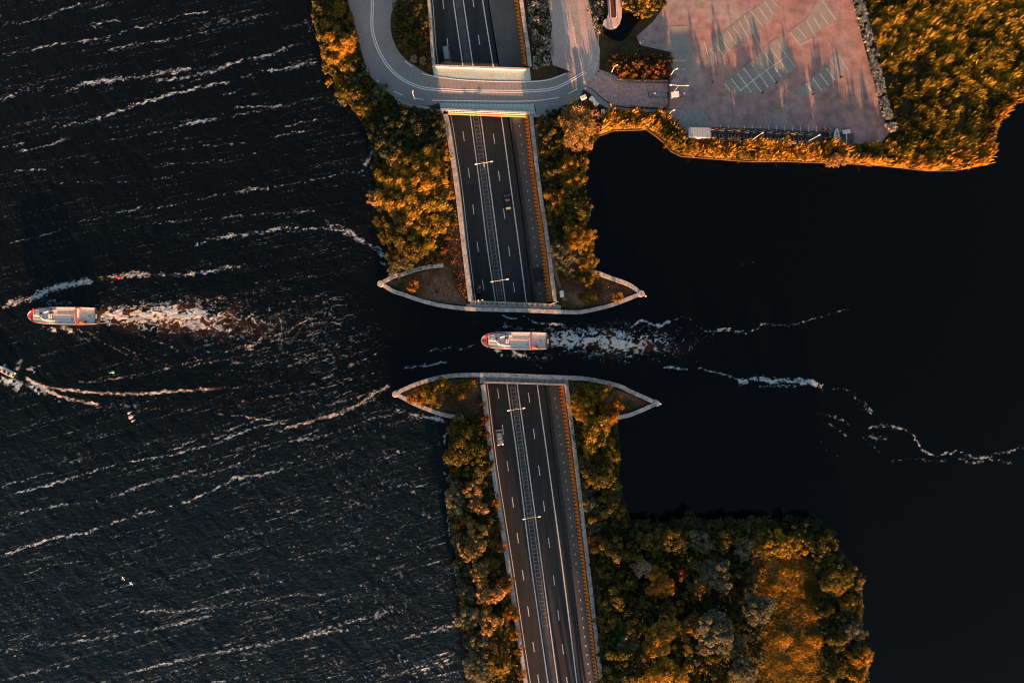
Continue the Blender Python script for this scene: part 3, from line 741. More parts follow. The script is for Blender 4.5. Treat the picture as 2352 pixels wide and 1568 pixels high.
# east wall: battered rusty sheet piles under a concrete coping
def pile_wall(y0, y1, label):
    t = empty('sheet_pile_wall', W(float(col('WRO', (y0+y1)/2)), (y0+y1)/2, 0))
    off = Vector(t.location)
    ys = np.linspace(y0, y1, 60); rings = []
    for y in ys:
        a = W(float(col('O1', y)), y, WALL_TOP); b = W(float(col('WRO', y)), y, WALL_TOP)
        zb = float(zroad(y)) - 0.4; top = max(WALL_TOP, float(zroad(y)) + 1.9)
        rings.append([(a[0], a[1], zb), (b[0], b[1], zb), (b[0], b[1], top), (a[0], a[1], top)])
    rings = [[tuple(Vector(p)-off) for p in r] for r in rings]
    MB().loft(rings).build('coping', M['concrete'], t, fix=True)
    # trapezoid corrugation, period 1.05 m
    per = 8.4; pts = []
    y = y0
    while y < y1:
        for f, d in ((0.0, 0), (0.30, 0), (0.46, 1), (0.84, 1)):
            pts.append((y+f*per, d))
        y += per
    vb, vt = [], []
    for yy, d in pts:
        yy = min(yy, y1)
        zr = float(zroad(yy))
        zb = zr + 0.35; zt = max(WALL_TOP, zr+1.9) - 0.25
        p0 = W(float(col('O0', yy)) - d*3.4, yy, zb); p1 = W(float(col('O1', yy)) - 0.6 - d*2.8, yy, zt)
        vb.append(tuple(Vector(p0)-off)); vt.append(tuple(Vector(p1)-off))
    MB().strip(list(reversed(vb)), list(reversed(vt))).build('sheet_piles', M['rust'], t)
    tag(t, label, 'wall')
pile_wall(-78, 152, 'rusty sheet pile wall on the east side of the highway, above the road bridge')
pile_wall(266, 692, 'rusty orange corrugated sheet pile wall on the east side of the northern road cutting')
pile_wall(884, 1756, 'rusty orange corrugated sheet pile wall on the east side of the southern road cutting')

# median guard rails: two rails with spacer bars, drawn as a ladder from above
def guard_rail(y0, y1, label, half=5.6, step=9.2, k='B'):
    ym = (y0+y1)/2
    t = empty('guard_rail', W(float(col(k, ym)), ym, float(zroad(ym))))
    off = Vector(t.location)
    for sgn in (-1, 1):
        P = [Vector(p)-off for p in road_pts(k, y0, y1, 0.72, dx=sgn*half)]
        mb = MB()
        rings = [[(p.x-.06, p.y, p.z-.15), (p.x+.06, p.y, p.z-.15), (p.x+.06, p.y, p.z+.15), (p.x-.06, p.y, p.z+.15)] for p in P]
        mb.loft(rings).build('rail', M['steel'], t, fix=True)
    first = None
    n = min(98, int((y1-y0)/step))
    for i in range(n):
        y = y0 + (i+0.5)*(y1-y0)/n
        c = Vector(W(float(col(k, y)), y, float(zroad(y))+0.72)) - off
        if first is None:
            hb = px(half)
            mb = MB().box((0, 0, 0.05), (2*hb, 0.10, 0.10)).box((-hb, 0, -0.36), (0.12, 0.12, 0.72)).box((hb, 0, -0.36), (0.12, 0.12, 0.72))
            first = mb.build('crossbar', M['steel'], t)
            o = first
        else:
            o = first.copy(); COL.objects.link(o); o.parent = t
        o.location = c; o.rotation_euler = (0, 0, math.radians(8))
    return tag(t, label, 'guard rail')
guard_rail(266, 690, 'ladder-like steel guard rail down the median of the northern cutting')
guard_rail(886, 1440, 'ladder-like steel guard rail down the median of the southern cutting')
# low concrete barrier with short posts between carriageway and service road
def edge_barrier(y0, y1, label):
    ym = (y0+y1)/2
    t = empty('road_barrier', W(float(col('D1', ym)), ym, float(zroad(ym))))
    off = Vector(t.location)
    A = road_pts('D1', y0, y1, 0.0, dx=-1.5)
    rings = []
    for p in A:
        p = Vector(p)-off
        rings.append([(p.x-.10, p.y, p.z+.0), (p.x+.42, p.y, p.z+.0), (p.x+.34, p.y, p.z+1.3), (p.x+.02, p.y, p.z+1.3)])
    MB().loft(rings).build('barrier_body', M['dark_steel'], t, fix=True)
    n = min(95, int((y1-y0)/9)); first = None
    for i in range(n):
        y = y0 + (i+0.5)*(y1-y0)/n
        c = Vector(W(float(col('D1', y))+4.5, y, float(zroad(y))+0.8)) - off
        if first is None:
            first = MB().box((0, 0, 0.5), (0.22, 0.30, 1.0)).box((0, 0, 1.03), (0.30, 0.36, 0.06)).build('post', M['dark_steel'], t); o = first
        else:
            o = first.copy(); COL.objects.link(o); o.parent = t
        o.location = c
    return tag(t, label, 'barrier')
edge_barrier(268, 690, 'dark low barrier with short posts beside the service road in the northern cutting')
edge_barrier(888, 1560, 'dark low barrier with short posts beside the service road in the southern cutting')

# ------------------------------------------------------------------ aqueduct: pier walls, portals, trough
PW = 1.12
def pier_wall(lines, label, tips):
    t = empty('pier_wall', W(*lines[0][len(lines[0])//2], 0))
    off = t.location
    for ln in lines:
        pts = [tuple(Vector(W(p[0], p[1], 1.5)[:2]) - Vector(off[:2])) for p in smooth_line(ln, 4)]
        mb = MB(); wall_along(mb, pts, PW, -2.5, 1.5)
        o = mb.build('wall_segment', M['concrete'], t, fix=True)
        mb = MB(); a = offset_line(pts, PW/2+0.03); wall_along(mb, a, 0.08, 0.55, 1.2)
        mb.build('fender_rail', M['concrete_dark'], o, fix=True)
    for tx, ty in tips:
        p = Vector(W(tx, ty, 1.5)) - Vector((off[0], off[1], 0))
        MB().lathe((p.x, p.y, 0), [(0.95, -2.5), (0.95, 1.56), (0.86, 1.66), (0.0, 1.68)], 20).build('pier_head', M['concrete'], t, smooth=False, fix=True)
    tag(t, label, 'pier wall')
    return t
pier_wall([PN_LOW, PN_UL, PN_UR], 'pale curved concrete quay wall outlining the northern boat-shaped pier', [(874,651),(1473,674)])
pier_wall([PS_UP, PS_LL, PS_LR], 'pale curved concrete quay wall outlining the southern boat-shaped pier', [(908,904.6),(1508,926)])
def portal(poly, ledge, bumps, label, rail):
    c = np.mean(poly, 0)
    t = empty('portal_beam', W(c[0], c[1], 0)); off = Vector(t.location[:2])
    loc = lambda P, z: [tuple(Vector(p)-off) for p in VP(P, z)]
    MB().prism(loc(poly, 1.3), -3.4, 1.3).build('beam', M['concrete_dark'], t, fix=True)
    MB().prism(loc(ledge, 1.75), 1.28, 1.75).build('parapet', M['concrete_dark'], t, fix=True)
    first = None
    for i in range(bumps):
        f = (i+0.5)/bumps
        p = Vector(W(rail[0][0]*(1-f)+rail[1][0]*f, rail[0][1]*(1-f)+rail[1][1]*f, 1.7)[:2])-off
        if first is None:
            first = MB().box((0, 0, 0), (0.5, 0.22, 0.5)).box((0, 0, 0.28), (0.36, 0.3, 0.08)).build('rail_post', M['dark_steel'], t); o = first
        else:
            o = first.copy(); COL.objects.link(o); o.parent = t
        o.location = (p.x, p.y, 1.5)
    tag(t, label, 'beam')
portal([(1080,690),(1278,698),(1288,702),(1288,713),(1286,714.5),(1072,708),(1070,698),(1080,698)], [(1084,689.6),(1274,697.6),(1274,701.5),(1084,694)], 16, 'concrete beam over the tunnel mouth at the northern pier', ((1090,696.5),(1275,703)))
portal([(1102,862),(1304,869),(1306,884),(1115,880),(1102,880)], [(1112,875),(1302,881.5),(1302,885.5),(1112,879)], 14, 'concrete beam over the tunnel mouth at the southern pier', ((1112,870.5),(1298,877)))
# water trough floor under the channel
o = MB().prism(VP([(1066,706),(1290,714),(1312,870),(1096,864)], -3.2), -3.4, -2.6).build('aqueduct_trough', M['concrete_dark'], fix=True)
tag(o, 'concrete trough floor carrying the channel over the road tunnel', 'aqueduct')

# ------------------------------------------------------------------ road bridge and northern roads
br = empty('road_bridge', W(1112, 205, 0)); boff = Vector(br.location)
lo = lambda P, z: [tuple(Vector(p)-boff.to_2d()) for p in VP(P, z)]
MB().prism(lo([(993,153),(1217,161),(1229,258),(1012,250)], 1.0), -0.1, 1.015).build('deck', M['green_verge'], br, fix=True)
MB().prism(lo([(993,149),(1217,157),(1217,161.5),(993,153.5)], 1.6), -0.3, 1.75).build('parapet', M['parapet'], br, fix=True)
MB().prism(lo([(1011,249),(1229,257),(1229,261),(1011,253)], 1.6), -0.5, 1.55).build('parapet', M['parapet'], br, fix=True)
MB().prism(lo([(1028,258.5),(1215,265.5),(1215,268),(1028,261)], 1.2), 0.1, 1.2).build('edge_beam', M['beam_sunlit'], br, fix=True)
MB().prism(lo([(1020,243),(1220,250.5),(1220,256),(1020,249)], -0.5), -2.4, -0.12).build('sun_block_beam', M['concrete_dark'], br, fix=True)  # unseen beam added under the deck to stop low sun passing below
mb = MB(); first = None
for i in range(30):
    f = (i+0.5)/30
    p = Vector(W(1014+212*f, 254.4+8*f, 1.6))-boff
    if first is None:
        first = MB().box((0, 0, 0), (0.22, 0.35, 0.7)).box((0, 0.18, 0.3), (0.34, 0.12, 0.12)).build('rail_post', M['offwhite'], br); o = first
    else:
        o = first.copy(); COL.objects.link(o); o.parent = br
    o.location = (p.x, p.y, 1.2)
tag(br, 'wide road bridge with pale green verges and white parapets over the cutting', 'bridge')
# wing blocks beside the portal
for poly, lab in (([(1004,252),(1018,253),(1018,259),(1004,258)], 'small concrete wing block at the south-west corner of the bridge'), ([(1216,262),(1240,263),(1240,269),(1216,268)], 'small concrete wing block at the south-east corner of the bridge')):
    tag(MB().prism(VP(poly, 1.3), -0.5, 1.3).build('wing_block', M['concrete'], fix=True), lab, 'block')

BC = [(842,-78),(855,0),(854,56),(861,94),(874,125),(892,153),(917.5,178),(949,195),(980,204),(1017,206.5),(1080,209),(1142,210),(1205,210),(1252,207),(1283,200),(1322,179),(1345,165)]
OUT = [(788,-78),(799,0),(812,62),(829,116),(845,165),(868,194),(905,222),(939,237),(986,243),(1012,237),(1080,238.5),(1174,239.5),(1236,238),(1280,230),(1310,216),(1335,203)]
INN = [(906,-78),(911,0),(899,31),(898,72),(911,110),(930,135),(955,153),(975,166),(996,174),(1049,181),(1111,184.5),(1174,186),(1221,185.5),(1261,181),(1300,167)]
OUT_S = smooth_line(OUT, 5); INN_S = smooth_line(INN, 5)
Z1 = 1.05
brd = tag(MB().sheet(VP(OUT_S + list(reversed(INN_S)), Z1), Z1).build('bridge_road', M['asphalt_light']), kind='structure')
zl = Z1 + 0.02
mb = MB()
BCw = resample(VP(smooth_line(BC, 6), zl), 1.5)
ribbon(mb, offset_line(BCw, 0.28), 0.26, zl); ribbon(mb, offset_line(BCw, -0.28), 0.26, zl)
for ln in ([(969,169),(995.6,175.6),(1049,183),(1111,186.8),(1174,188.5),(1220.6,188),(1261,183.5),(1300,169.5)], [(992,230.6),(1080,232),(1174,233),(1236,231),(1284.6,224)]):
    ribbon(mb, VP(smooth_line(ln, 5), zl), 0.26, zl)
for a, b in (((1306,215.6),(1325,205)), ((949,226),(973,229)), ((904,210),(926,219.5)), ((865,184),(880,196)), ((832,150),(845,165)), ((930,140),(947,154))):
    ribbon(mb, VP([a, b], zl), 0.24, zl)
mb.build('lane_marking', M['marking'], brd)
# deck joints across the asphalt (fine dark seams)
mb = MB()
for i in range(22):
    x = 1014 + i*9.6
    ribbon(mb, VP([(x-3, 192), (x+2, 250)], zl-0.008), 0.06, zl-0.008)
mb.build('deck_seam', M['asphalt_side'], brd)

tag(MB().sheet(VP([(1216,192),(1261,184),(1300,168),(1335,165),(1348,200),(1340,206),(1320,222),(1300,236),(1270,245),(1232,256)], GZ+0.025), GZ+0.025).build('pavement', M['pavement']), kind='structure')
mv = tag(MB().sheet(VP([(1240,-78),(1338,-78),(1352,0),(1362,60),(1378,112),(1376,160),(1345,198),(1336,188),(1318,170),(1300,160),(1270,150),(1262,110),(1268,60),(1258,0)], GZ+0.03), GZ+0.03).build('road', M['mauve']), kind='structure')
zz = GZ+0.05
mb = MB()
ribbon(mb, VP(smooth_line([(1374,80),(1373,130),(1364,165),(1340,190)], 6), zz), 0.25, zz)
for i in range(7):
    f = i/6
    x, y = 1372-14*f*f-6*f, 140+20*f
    ribbon(mb, VP([(x-1.5, y), (x+1.5, y+1.5)], zz), 0.35, zz)
for ln in ([(1290,0),(1296,40),(1302,80)], [(1302,92),(1306,110)], [(1316,60),(1324,110),(1336,150)], [(1332,120),(1342,150)], [(1342,174),(1350,166)], [(1350,152),(1356,142),(1360,125)]):
    ribbon(mb, VP(ln, zz), 0.3, zz)
mb.build('lane_marking', M['faded'], mv)
tag(MB().sheet(VP([(1296,-78),(1318,-78),(1330,40),(1338,100),(1324,100),(1312,40)], GZ+0.04), GZ+0.04).build('footpath', M['pavement']), kind='structure')
# brick access road to the gate and the car park
acc = tag(MB().sheet(VP(smooth_line([(1343,196),(1372,166)],1) + [(1380,165),(1400,178),(1432,189),(1535,192),(1540,192),(1540,250),(1440,246),(1405,240),(1382,224),(1362,205)], GZ+0.028), GZ+0.028).build('access_road', M['brick_sunlit']), kind='structure')
tag(MB().prism(VP([(1372,158),(1400,168),(1440,182),(1534,184),(1534,190),(1432,188),(1400,178),(1378,166)], 1.13), 0.9, 1.13).build('pavement', M['pavement'], fix=True), kind='structure')
tag(MB().prism(VP([(1338,202),(1352,201),(1362,208),(1382,227),(1405,243),(1440,249),(1520,252),(1520,260),(1440,257),(1400,252),(1376,238),(1358,217)], 1.13), 0.9, 1.13).build('pavement', M['pavement'], fix=True), kind='structure')
tag(MB().prism(VP([(1520,257),(1545,251),(1608,252),(1622,262),(1626,280),(1626,320),(1573,321)], 1.12), 0.8, 1.12).build('pavement', M['pavement'], fix=True), kind='structure')
PARK = [(1530,-78),(1945,-78),(1958,0),(1983,80),(2010,180),(2036,262),(2046,300),(2026,326),(1960,332),(1900,330.5),(1626,323),(1626,280),(1620,262),(1600,252),(1540,250),(1540,120),(1470,104),(1462,84),(1500,50),(1522,20)]
lot = tag(MB().sheet(VP(PARK, GZ+0.022), GZ+0.022).build('parking_lot', M['brick']), kind='structure')
def r8(x, y): return (1617 + x/5.818, y/5.818)
zb = GZ+0.04
mb = MB()
for poly in ([(260,1100),(610,840),(900,560),(1060,470),(1230,900),(1130,980),(830,1205),(600,1255),(330,1250)], [(1360,1115),(1640,900),(1700,760),(1820,700),(1930,950),(1680,1150),(1480,1265),(1170,1270)],
             [(30,950),(60,640),(200,470),(560,190),(900,-40),(1010,80),(930,220),(720,420),(460,560),(330,690)], [(1130,430),(1370,250),(1450,130),(1560,-60),(1650,40),(1780,270),(1560,400),(1290,600)]):
    mb.sheet(VP([r8(*p) for p in poly], zb), zb)
mb.build('bay_paving', M['bay'], lot)
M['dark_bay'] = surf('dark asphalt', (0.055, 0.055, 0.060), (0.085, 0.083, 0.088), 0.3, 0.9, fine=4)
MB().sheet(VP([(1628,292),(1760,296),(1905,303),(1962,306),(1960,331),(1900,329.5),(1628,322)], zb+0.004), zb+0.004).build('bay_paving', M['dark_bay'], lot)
mb = MB()
tag_sh = [(1480,10),(1560,-40),(1550,60),(1548,122),(1470,100),(1466,82)]
mb.sheet(VP([(1540,60),(1575,60),(1590,110),(1590,175),(1540,170)], zb), zb)
mb.build('bay_paving', M['bay'], lot)
zm = GZ+0.06
mb = MB(); mf = MB()
def dots(a, b, w=0.30, n=None, solid=False):
    A = np.array(W(*r8(*a), zm)[:2]); B = np.array(W(*r8(*b), zm)[:2])
    if solid:
        ribbon(mf, [tuple(A), tuple(B)], 0.17, zm); return
    L = np.hypot(*(B-A)); n = int(L/0.72)
    for i in range(n):
        a0 = A + (B-A)*(i/n); b0 = A + (B-A)*((i+0.55)/n)
        ribbon(mb, [tuple(a0), tuple(b0)], w, zm)
for a, b in (((275,1120),(360,1228)), ((365,1055),(500,1230)), ((450,985),(640,1240)), ((530,915),(770,1235)), ((740,1000),(865,1180)), ((830,940),(955,1110)), ((930,880),(1040,1045)),
             ((1365,1120),(1470,1258)), ((1455,1050),(1580,1220)), ((1545,985),(1670,1150)), ((1635,915),(1755,1080)), ((490,1210),(740,1010))):
    dots(a, b)
for a, b in (((740,1010),(1110,750)), ((620,840),(740,1000)), ((700,765),(830,940)), ((790,690),(930,880)), ((880,630),(1125,975)), ((980,570),(1220,905)), ((1720,845),(1845,1015)), ((1830,790),(1930,945)),
             ((75,650),(165,770)), ((130,560),(260,740)), ((205,480),(350,690)), ((310,420),(435,600)), ((390,360),(500,520)), ((470,290),(600,520)), ((530,200),(780,680)), ((610,130),(790,360)), ((720,90),(860,280)), ((800,10),(930,200)), ((900,0),(990,90)),
             ((1150,430),(1280,605)), ((1250,370),(1370,520)), ((1370,280),(1490,490)), ((1460,230),(1560,390)), ((1550,180),(1660,325)), ((1570,0),(1760,270)), ((1290,610),(1460,510)), ((0,560),(80,820))):
    dots(a, b, solid=True)
for i in range(14):
    x = 1654.5 + i*18.4
    for j in range(3):
        p = W(x, 288.5+j*4.2+i*0.35, zm)
        mb.add([(p[0]-.13, p[1]-.13, zm), (p[0]+.13, p[1]-.13, zm), (p[0]+.13, p[1]+.13, zm), (p[0]-.13, p[1]+.13, zm)], [(0, 1, 2, 3)])
for a, b in (((1546,140),(1575,140)), ((1544,159),(1575,159))):
    ribbon(mf, VP([a, b], zm), 0.2, zm)
mb.build('bay_marking', M['marking'], lot); mf.build('bay_marking', M['faded'], lot)
# dark harbour pond and its round-ended slipway
tag(MB().sheet(VP(smooth_line([(1372,45),(1380,68),(1400,88),(1425,96),(1440,85),(1458,60),(1470,42),(1466,25),(1440,30),(1400,35),(1372,45)], 4)[:-1], GZ+0.045), GZ+0.045).build('pond', M['water']), kind='structure')
t = empty('slipway', W(1405, 20, 0)); o2 = Vector(t.location[:2])
shape = [(1392,-70),(1430,-70),(1428,40),(1424,54),(1416,63),(1404,66),(1392,63),(1385,55),(1386,48),(1394,42),(1398,30)]
MB().prism([tuple(Vector(p)-o2) for p in VP(shape, 2.0)], 0.2, 2.0).build('slab', M['pink_concrete'], t, fix=True)
M['dark_slot'] = surf('dark red slot', (0.05, 0.02, 0.018), (0.09, 0.035, 0.03), 0.5, 0.9)
MB().sheet([tuple(Vector(p)-o2) for p in VP([(1396,-70),(1411,-70),(1415,40),(1404,42)], 2.02)], 2.02).build('slot', M['dark_slot'], t)
for s, xs in ((0, [(1395,-70),(1403,42)]), (1, [(1412,-70),(1416.5,40)])):
    mb = MB(); wall_along(mb, [tuple(Vector(p)-o2) for p in VP(xs, 2.3)], 0.25, 2.0, 2.5); mb.build('slot_wall', M['pink_concrete'], t, fix=True)
tag(t, 'pink round-ended concrete slipway with a dark slot beside the pond', 'slipway')
# sandy footpaths on the piers
M['path'] = surf('trodden sandy path', (0.10, 0.075, 0.055), (0.17, 0.12, 0.09), 0.6, 0.95, fine=3)
for pts, w in (([(1270,590),(1275,622),(1283,650),(1292,672),(1297,690)], 0.9), ([(1247,262),(1240,275),(1234,290),(1232,310),(1234,340),(1240,372)], 0.7)):
    mb = MB(); ribbon(mb, VP(smooth_line(pts, 5), GZ+0.05), w, GZ+0.05)
    tag(mb.build('footpath', M['path']), kind='structure')
soil([(1222,260),(1262,240),(1310,226),(1340,208),(1330,228),(1300,245),(1268,258),(1250,270),(1228,268)], M['pavement'], GZ+0.035, 'pavement')
soil([(905,224),(940,238),(985,245),(990,250),(950,252),(915,240)], M['mauve'], GZ+0.035, 'path')

# ------------------------------------------------------------------ ferries (bow towards local -x)
FH = [(-9.72,0.05),(-9.6,0.55),(-9.3,1.0),(-8.8,1.45),(-8.2,1.78),(-7.5,2.03),(-6.4,2.22),(-5.2,2.36),(-3.0,2.46),(0,2.50),(4.4,2.50),(7.0,2.42),(8.9,2.32)]
def hw_at(x): return float(np.interp(x, [p[0] for p in FH], [p[1] for p in FH]))
def outline(x0, x1, inset, n=18):
    xs = np.linspace(x0, x1, n)
    up = [(x, max(0.03, hw_at(x)-inset)) for x in xs]
    return up, [(x, -y) for x, y in up]
def deckpoly(x0, x1, inset, n=18):
    u, d = outline(x0, x1, inset, n)
    return d + list(reversed(u))
def make_ferry():
    t = empty('ferry')
    # hull with flare: three rings of stations
    xs = [p[0] for p in FH]
    rings = []
    for x in xs:
        h = hw_at(x)
        sheer = 1.25 + 0.55*max(0, (-x-4)/5.7)**1.5
        rings.append([(x*0.985+0.10, -h*0.86, -0.7), (x, -h*0.97, 0.35), (x, -h, sheer), (x, h, sheer), (x, h*0.97, 0.35), (x*0.985+0.10, h*0.86, -0.7)])
    MB().loft(rings).build('hull', M['white'], t, fix=True)
    # black rubbing band
    for s in (-1, 1):
        P = [(x, s*(hw_at(x)+0.03)) for x in xs[2:]]
        mb = MB(); wall_along(mb, P, 0.16, 0.45, 0.85); mb.build('rubbing_band', M['black'], t, fix=True)
    # bulwark rim
    for s in (-1, 1):
        P = [(x, s*(hw_at(x)-0.06)) for x in xs]
        mb = MB()
        rg = [[(x, y-.05, 1.2), (x, y+.05, 1.2), (x, y+.05, 1.95+0.6*max(0, (-x-4)/5.7)**1.5), (x, y-.05, 1.95+0.6*max(0, (-x-4)/5.7)**1.5)] for x, y in P]
        mb.loft(rg).build('bulwark', M['white'], t, fix=True)
    # foredeck with dark mooring chevrons
    f = MB().prism(deckpoly(-9.55, -7.9, 0.12), 1.75, 1.86).build('foredeck', M['offwhite'], t, fix=True)
    for xc in (-9.1, -8.68):
        MB().prism([(xc-.20, 0), (xc+.14, -.42), (xc+.20, -.30), (xc+.1, 0), (xc+.20, .30), (xc+.14, .42)], 1.865, 1.93).build('chevron', M['black'], f, fix=True)
    MB().tube([(-9.72, 0, 1.9), (-10.0, 0, 2.0)], 0.05, 6).build('bow_staff', M['dark_steel'], t)
    # forward saloon: roof, red visor, windows
    MB().prism(deckpoly(-7.75, -2.9, 0.34), 1.2, 3.25).build('forward_saloon', M['white'], t, fix=True)
    rf = MB().prism(deckpoly(-7.6, -2.95, 0.40), 3.25, 3.38).build('forward_roof', M['deck_grey'], t, fix=True)
    mb = MB()
    for i in range(5):
        mb.box((-5.2, -1.6+0.8*i, 3.40), (4.0, 0.05, 0.05))
    mb.build('roof_seam', M['steel'], rf)
    ys = np.linspace(-1.0, 1.0, 17)
    rg = []
    for f_ in ys:
        y = f_*2.02; x = -8.55 + 0.95*abs(f_)**2.4
        rg.append([(x, y, 1.9), (x+.55, y, 2.2), (x+.55, y, 3.45), (x+.15, y, 3.5)])
    MB().loft(rg).build('red_visor', M['red'], t, fix=True)
    for s in (-1, 1):
        P = [(x, s*(hw_at(x)-0.30)) for x in (-7.3, -6.4, -5.2, -4.0, -3.0)]
        mb = MB(); wall_along(mb, P, 0.05, 2.1, 2.85); mb.build('window_band', M['glass'], t, fix=True)
        mb = MB(); wall_along(mb, [(x, y - s*0.02) for x, y in P], 0.09, 3.1, 3.42); mb.build('side_trim', M['orange'] if s < 0 else M['red'], t, fix=True)  # orange on the south side paints the sunlit edge into the trim
    # mast and white ducts on the forward roof
    mb = MB().tube([(-7.3, 0.12, 3.42), (-5.6, 0.05, 3.95), (-4.9, 0, 3.5)], 0.10).tube([(-5.9, 1.15, 3.7), (-5.9, 0.1, 4.0), (-4.5, -0.9, 3.7)], 0.09).tube([(-6.1, 0.1, 3.4), (-6.1, 0.1, 5.2)], 0.06)
    mb.build('mast', M['white'], t)
    for s, x0, y0 in ((1, -4.4, 0.9), (-1, -4.9, -0.95)):
        MB().tube([(x0, y0, 3.5), (-3.4, s*1.25, 3.62), (-2.2, s*1.42, 3.5)], 0.17).build('vent_duct', M['white'], t)
    for x, y in ((-5.35, 0.62), (-5.35, -0.46)):
        MB().lathe((x, y, 3.38), [(0.26, 0), (0.26, 0.3), (0.16, 0.42), (0, 0.44)]).build('vent_cowl', M['black'], t, fix=True)
    MB().box((-3.7, -0.0, 3.42), (1.3, 1.7, 0.06)).build('hatch', M['deck_grey'], t)
    for y in (-0.85, 0.85):
        MB().box((-4.4, y*0.98, 3.44), (0.10, 0.5, 0.14)).build('red_rail', M['red'], t)
    # main saloon
    MB().prism(deckpoly(-2.9, 4.35, 0.10, 10), 1.2, 3.0).build('main_saloon', M['white'], t, fix=True)
    mr_ = MB().prism(deckpoly(-2.88, 4.3, 0.20, 10), 3.0, 3.10).build('main_roof', M['deck_grey'], t, fix=True)
    MB().box((0.7, 0.15, 3.13), (5.6, 1.75, 0.05)).build('beige_matting', M['deck_beige'], mr_)
    M.setdefault('deck_pale', paint('pale deck', (0.50, 0.48, 0.50), 0.6))
    MB().box((1.4, 1.55, 3.13), (4.6, 0.95, 0.05)).build('pale_matting', M['deck_pale'], mr_)
    mb = MB()
    for i in range(4):
        mb.tube([(2.3+i*0.25, 2.1, 3.14), (3.2+i*0.22, -1.4, 3.14)], 0.025, 4)
    mb.tube([(-2.2, 0.55, 3.17), (4.1, 0.45, 3.17)], 0.03, 4).tube([(-2.2, 1.05, 3.17), (4.1, 0.98, 3.17)], 0.03, 4)
    mb.build('rigging', M['dark_steel'], mr_)
    for s in (-1, 1):
        P = [(x, s*(hw_at(x)-0.08)) for x in (-2.8, -1.4, 0, 1.4, 2.8, 4.2)]
        mb = MB(); wall_along(mb, P, 0.05, 1.95, 2.75); mb.build('window_band', M['glass'], t, fix=True)
        mb = MB(); wall_along(mb, [(x, y-s*0.04) for x, y in P], 0.12, 3.0, 3.42); mb.build('roof_rail', M['white'], t, fix=True)
    w = MB().box((-2.3, -0.15, 3.62), (0.95, 1.35, 1.05), taper=0.92).build('wheelhouse', M['white'], t)
    MB().box((-2.2, -0.15, 4.16), (0.14, 0.9, 0.04)).build('roof_slot', M['black'], w)
    MB().box((-2.3, -0.15, 3.78), (0.99, 1.32, 0.36)).build('window_band', M['glass'], w)
    MB().box((-2.72, 0.8, 3.4), (0.34, 0.5, 0.62)).build('red_locker', M['red'], t)
    MB().box((-1.45, 1.36, 3.35), (0.85, 0.48, 0.5)).build('white_locker', M['white'], t)
    MB().box((-1.9, -1.45, 3.35), (1.0, 0.40, 0.5)).build('white_locker', M['white'], t)
    MB().box((-2.7, 1.85, 3.3), (0.35, 0.3, 0.4)).build('red_locker', M['red'], t)
    # red arch and aft deck
    MB().box((4.52, 0, 3.2), (0.20, 4.7, 0.30)).box((4.52, 2.3, 2.1), (0.26, 0.2, 2.0)).box((4.52, -2.3, 2.1), (0.26, 0.2, 2.0)).build('red_arch', M['red'], t)
    MB().prism(deckpoly(4.6, 8.85, 0.12, 8), 1.1, 1.36).build('aft_deck', M['deck_grey'], t, fix=True)
    MB().box((7.2, 0.0, 1.38), (0.7, 0.7, 0.08)).build('hatch', M['steel'], t)
    mb = MB()
    mb.prism([(8.86,-2.28),(9.35,-2.1),(9.62,-1.5),(9.68,0),(9.62,1.5),(9.35,2.1),(8.86,2.28)], 0.2, 1.75)
    st = mb.build('stern_fender', M['black'], t, fix=True)
    MB().box((9.3, -0.1, 1.78), (0.22, 1.3, 0.06)).build('name_board', M['offwhite'], st)
    cr = MB().box((5.05, -1.9, 1.75), (0.75, 0.75, 0.8), taper=0.8).build('orange_crane', M['orange'], t)
    MB().tube([(5.0, -1.9, 2.3), (5.7, -2.0, 2.6), (6.3, -2.15, 2.3)], [0.16, 0.12, 0.1]).build('jib', M['orange'], cr)
    MB().box((6.15, -1.55, 1.62), (0.5, 0.5, 0.5)).build('winch', M['dark_steel'], t)
    return t
ferry = make_ferry()
tag(ferry, 'white ferry with red arch in the channel between the two piers', 'ferry', 'passenger ferries under way')
p = W(1183.5, 782, 1.5); ferry.location = (p[0], p[1], 0.0); ferry.rotation_euler = (0, 0, math.radians(-0.7))
f2 = copy_tree(ferry)
p = W(147, 725, 1.5); f2.location = (p[0], p[1], 0.0); f2.rotation_euler = (0, 0, math.radians(-0.5))
tag(f2, 'white ferry with red arch out on the open lake, trailing a long brown wake', 'ferry', 'passenger ferries under way')

# ------------------------------------------------------------------ speedboat
t = empty('speedboat', W(14, 851.5, 0.3), math.radians(180-27))
S = [(2.95,0.04,0.75),(2.5,0.42,0.72),(1.8,0.70,0.68),(0.6,0.84,0.62),(-1.0,0.86,0.58),(-2.7,0.80,0.55)]
MB().loft([[(x*0.95, -w*0.6, -0.35), (x, -w, 0.15), (x, -w*0.97, z), (x, w*0.97, z), (x, w, 0.15), (x*0.95, w*0.6, -0.35)] for x, w, z in S]).build('hull', M['offwhite'], t, fix=True)
MB().prism([(x, -w*0.78) for x, w, z in reversed(S[:3])][::-1] + [(x, w*0.78) for x, w, z in reversed(S[:3])], 0.68, 0.80).build('foredeck', M['white'], t, fix=True)
MB().prism([(0.6,-.55),(0.6,.55),(-2.3,.5),(-2.3,-.5)], 0.5, 0.66).build('cockpit', M['deck_grey'], t, fix=True)
MB().box((0.95, 0, 0.95), (0.10, 1.0, 0.35)).build('windscreen', M['glass'], t)
for x in (-0.2, -1.5):
    MB().box((x, 0.1, 0.82), (0.55, 0.75, 0.35)).build('seat', M['black'], t)
MB().box((-2.85, 0, 0.6), (0.45, 0.4, 0.8), taper=0.8).build('outboard_motor', M['dark_steel'], t)
tag(t, 'pale grey speedboat turning at the left edge, throwing up white spray', 'speedboat')

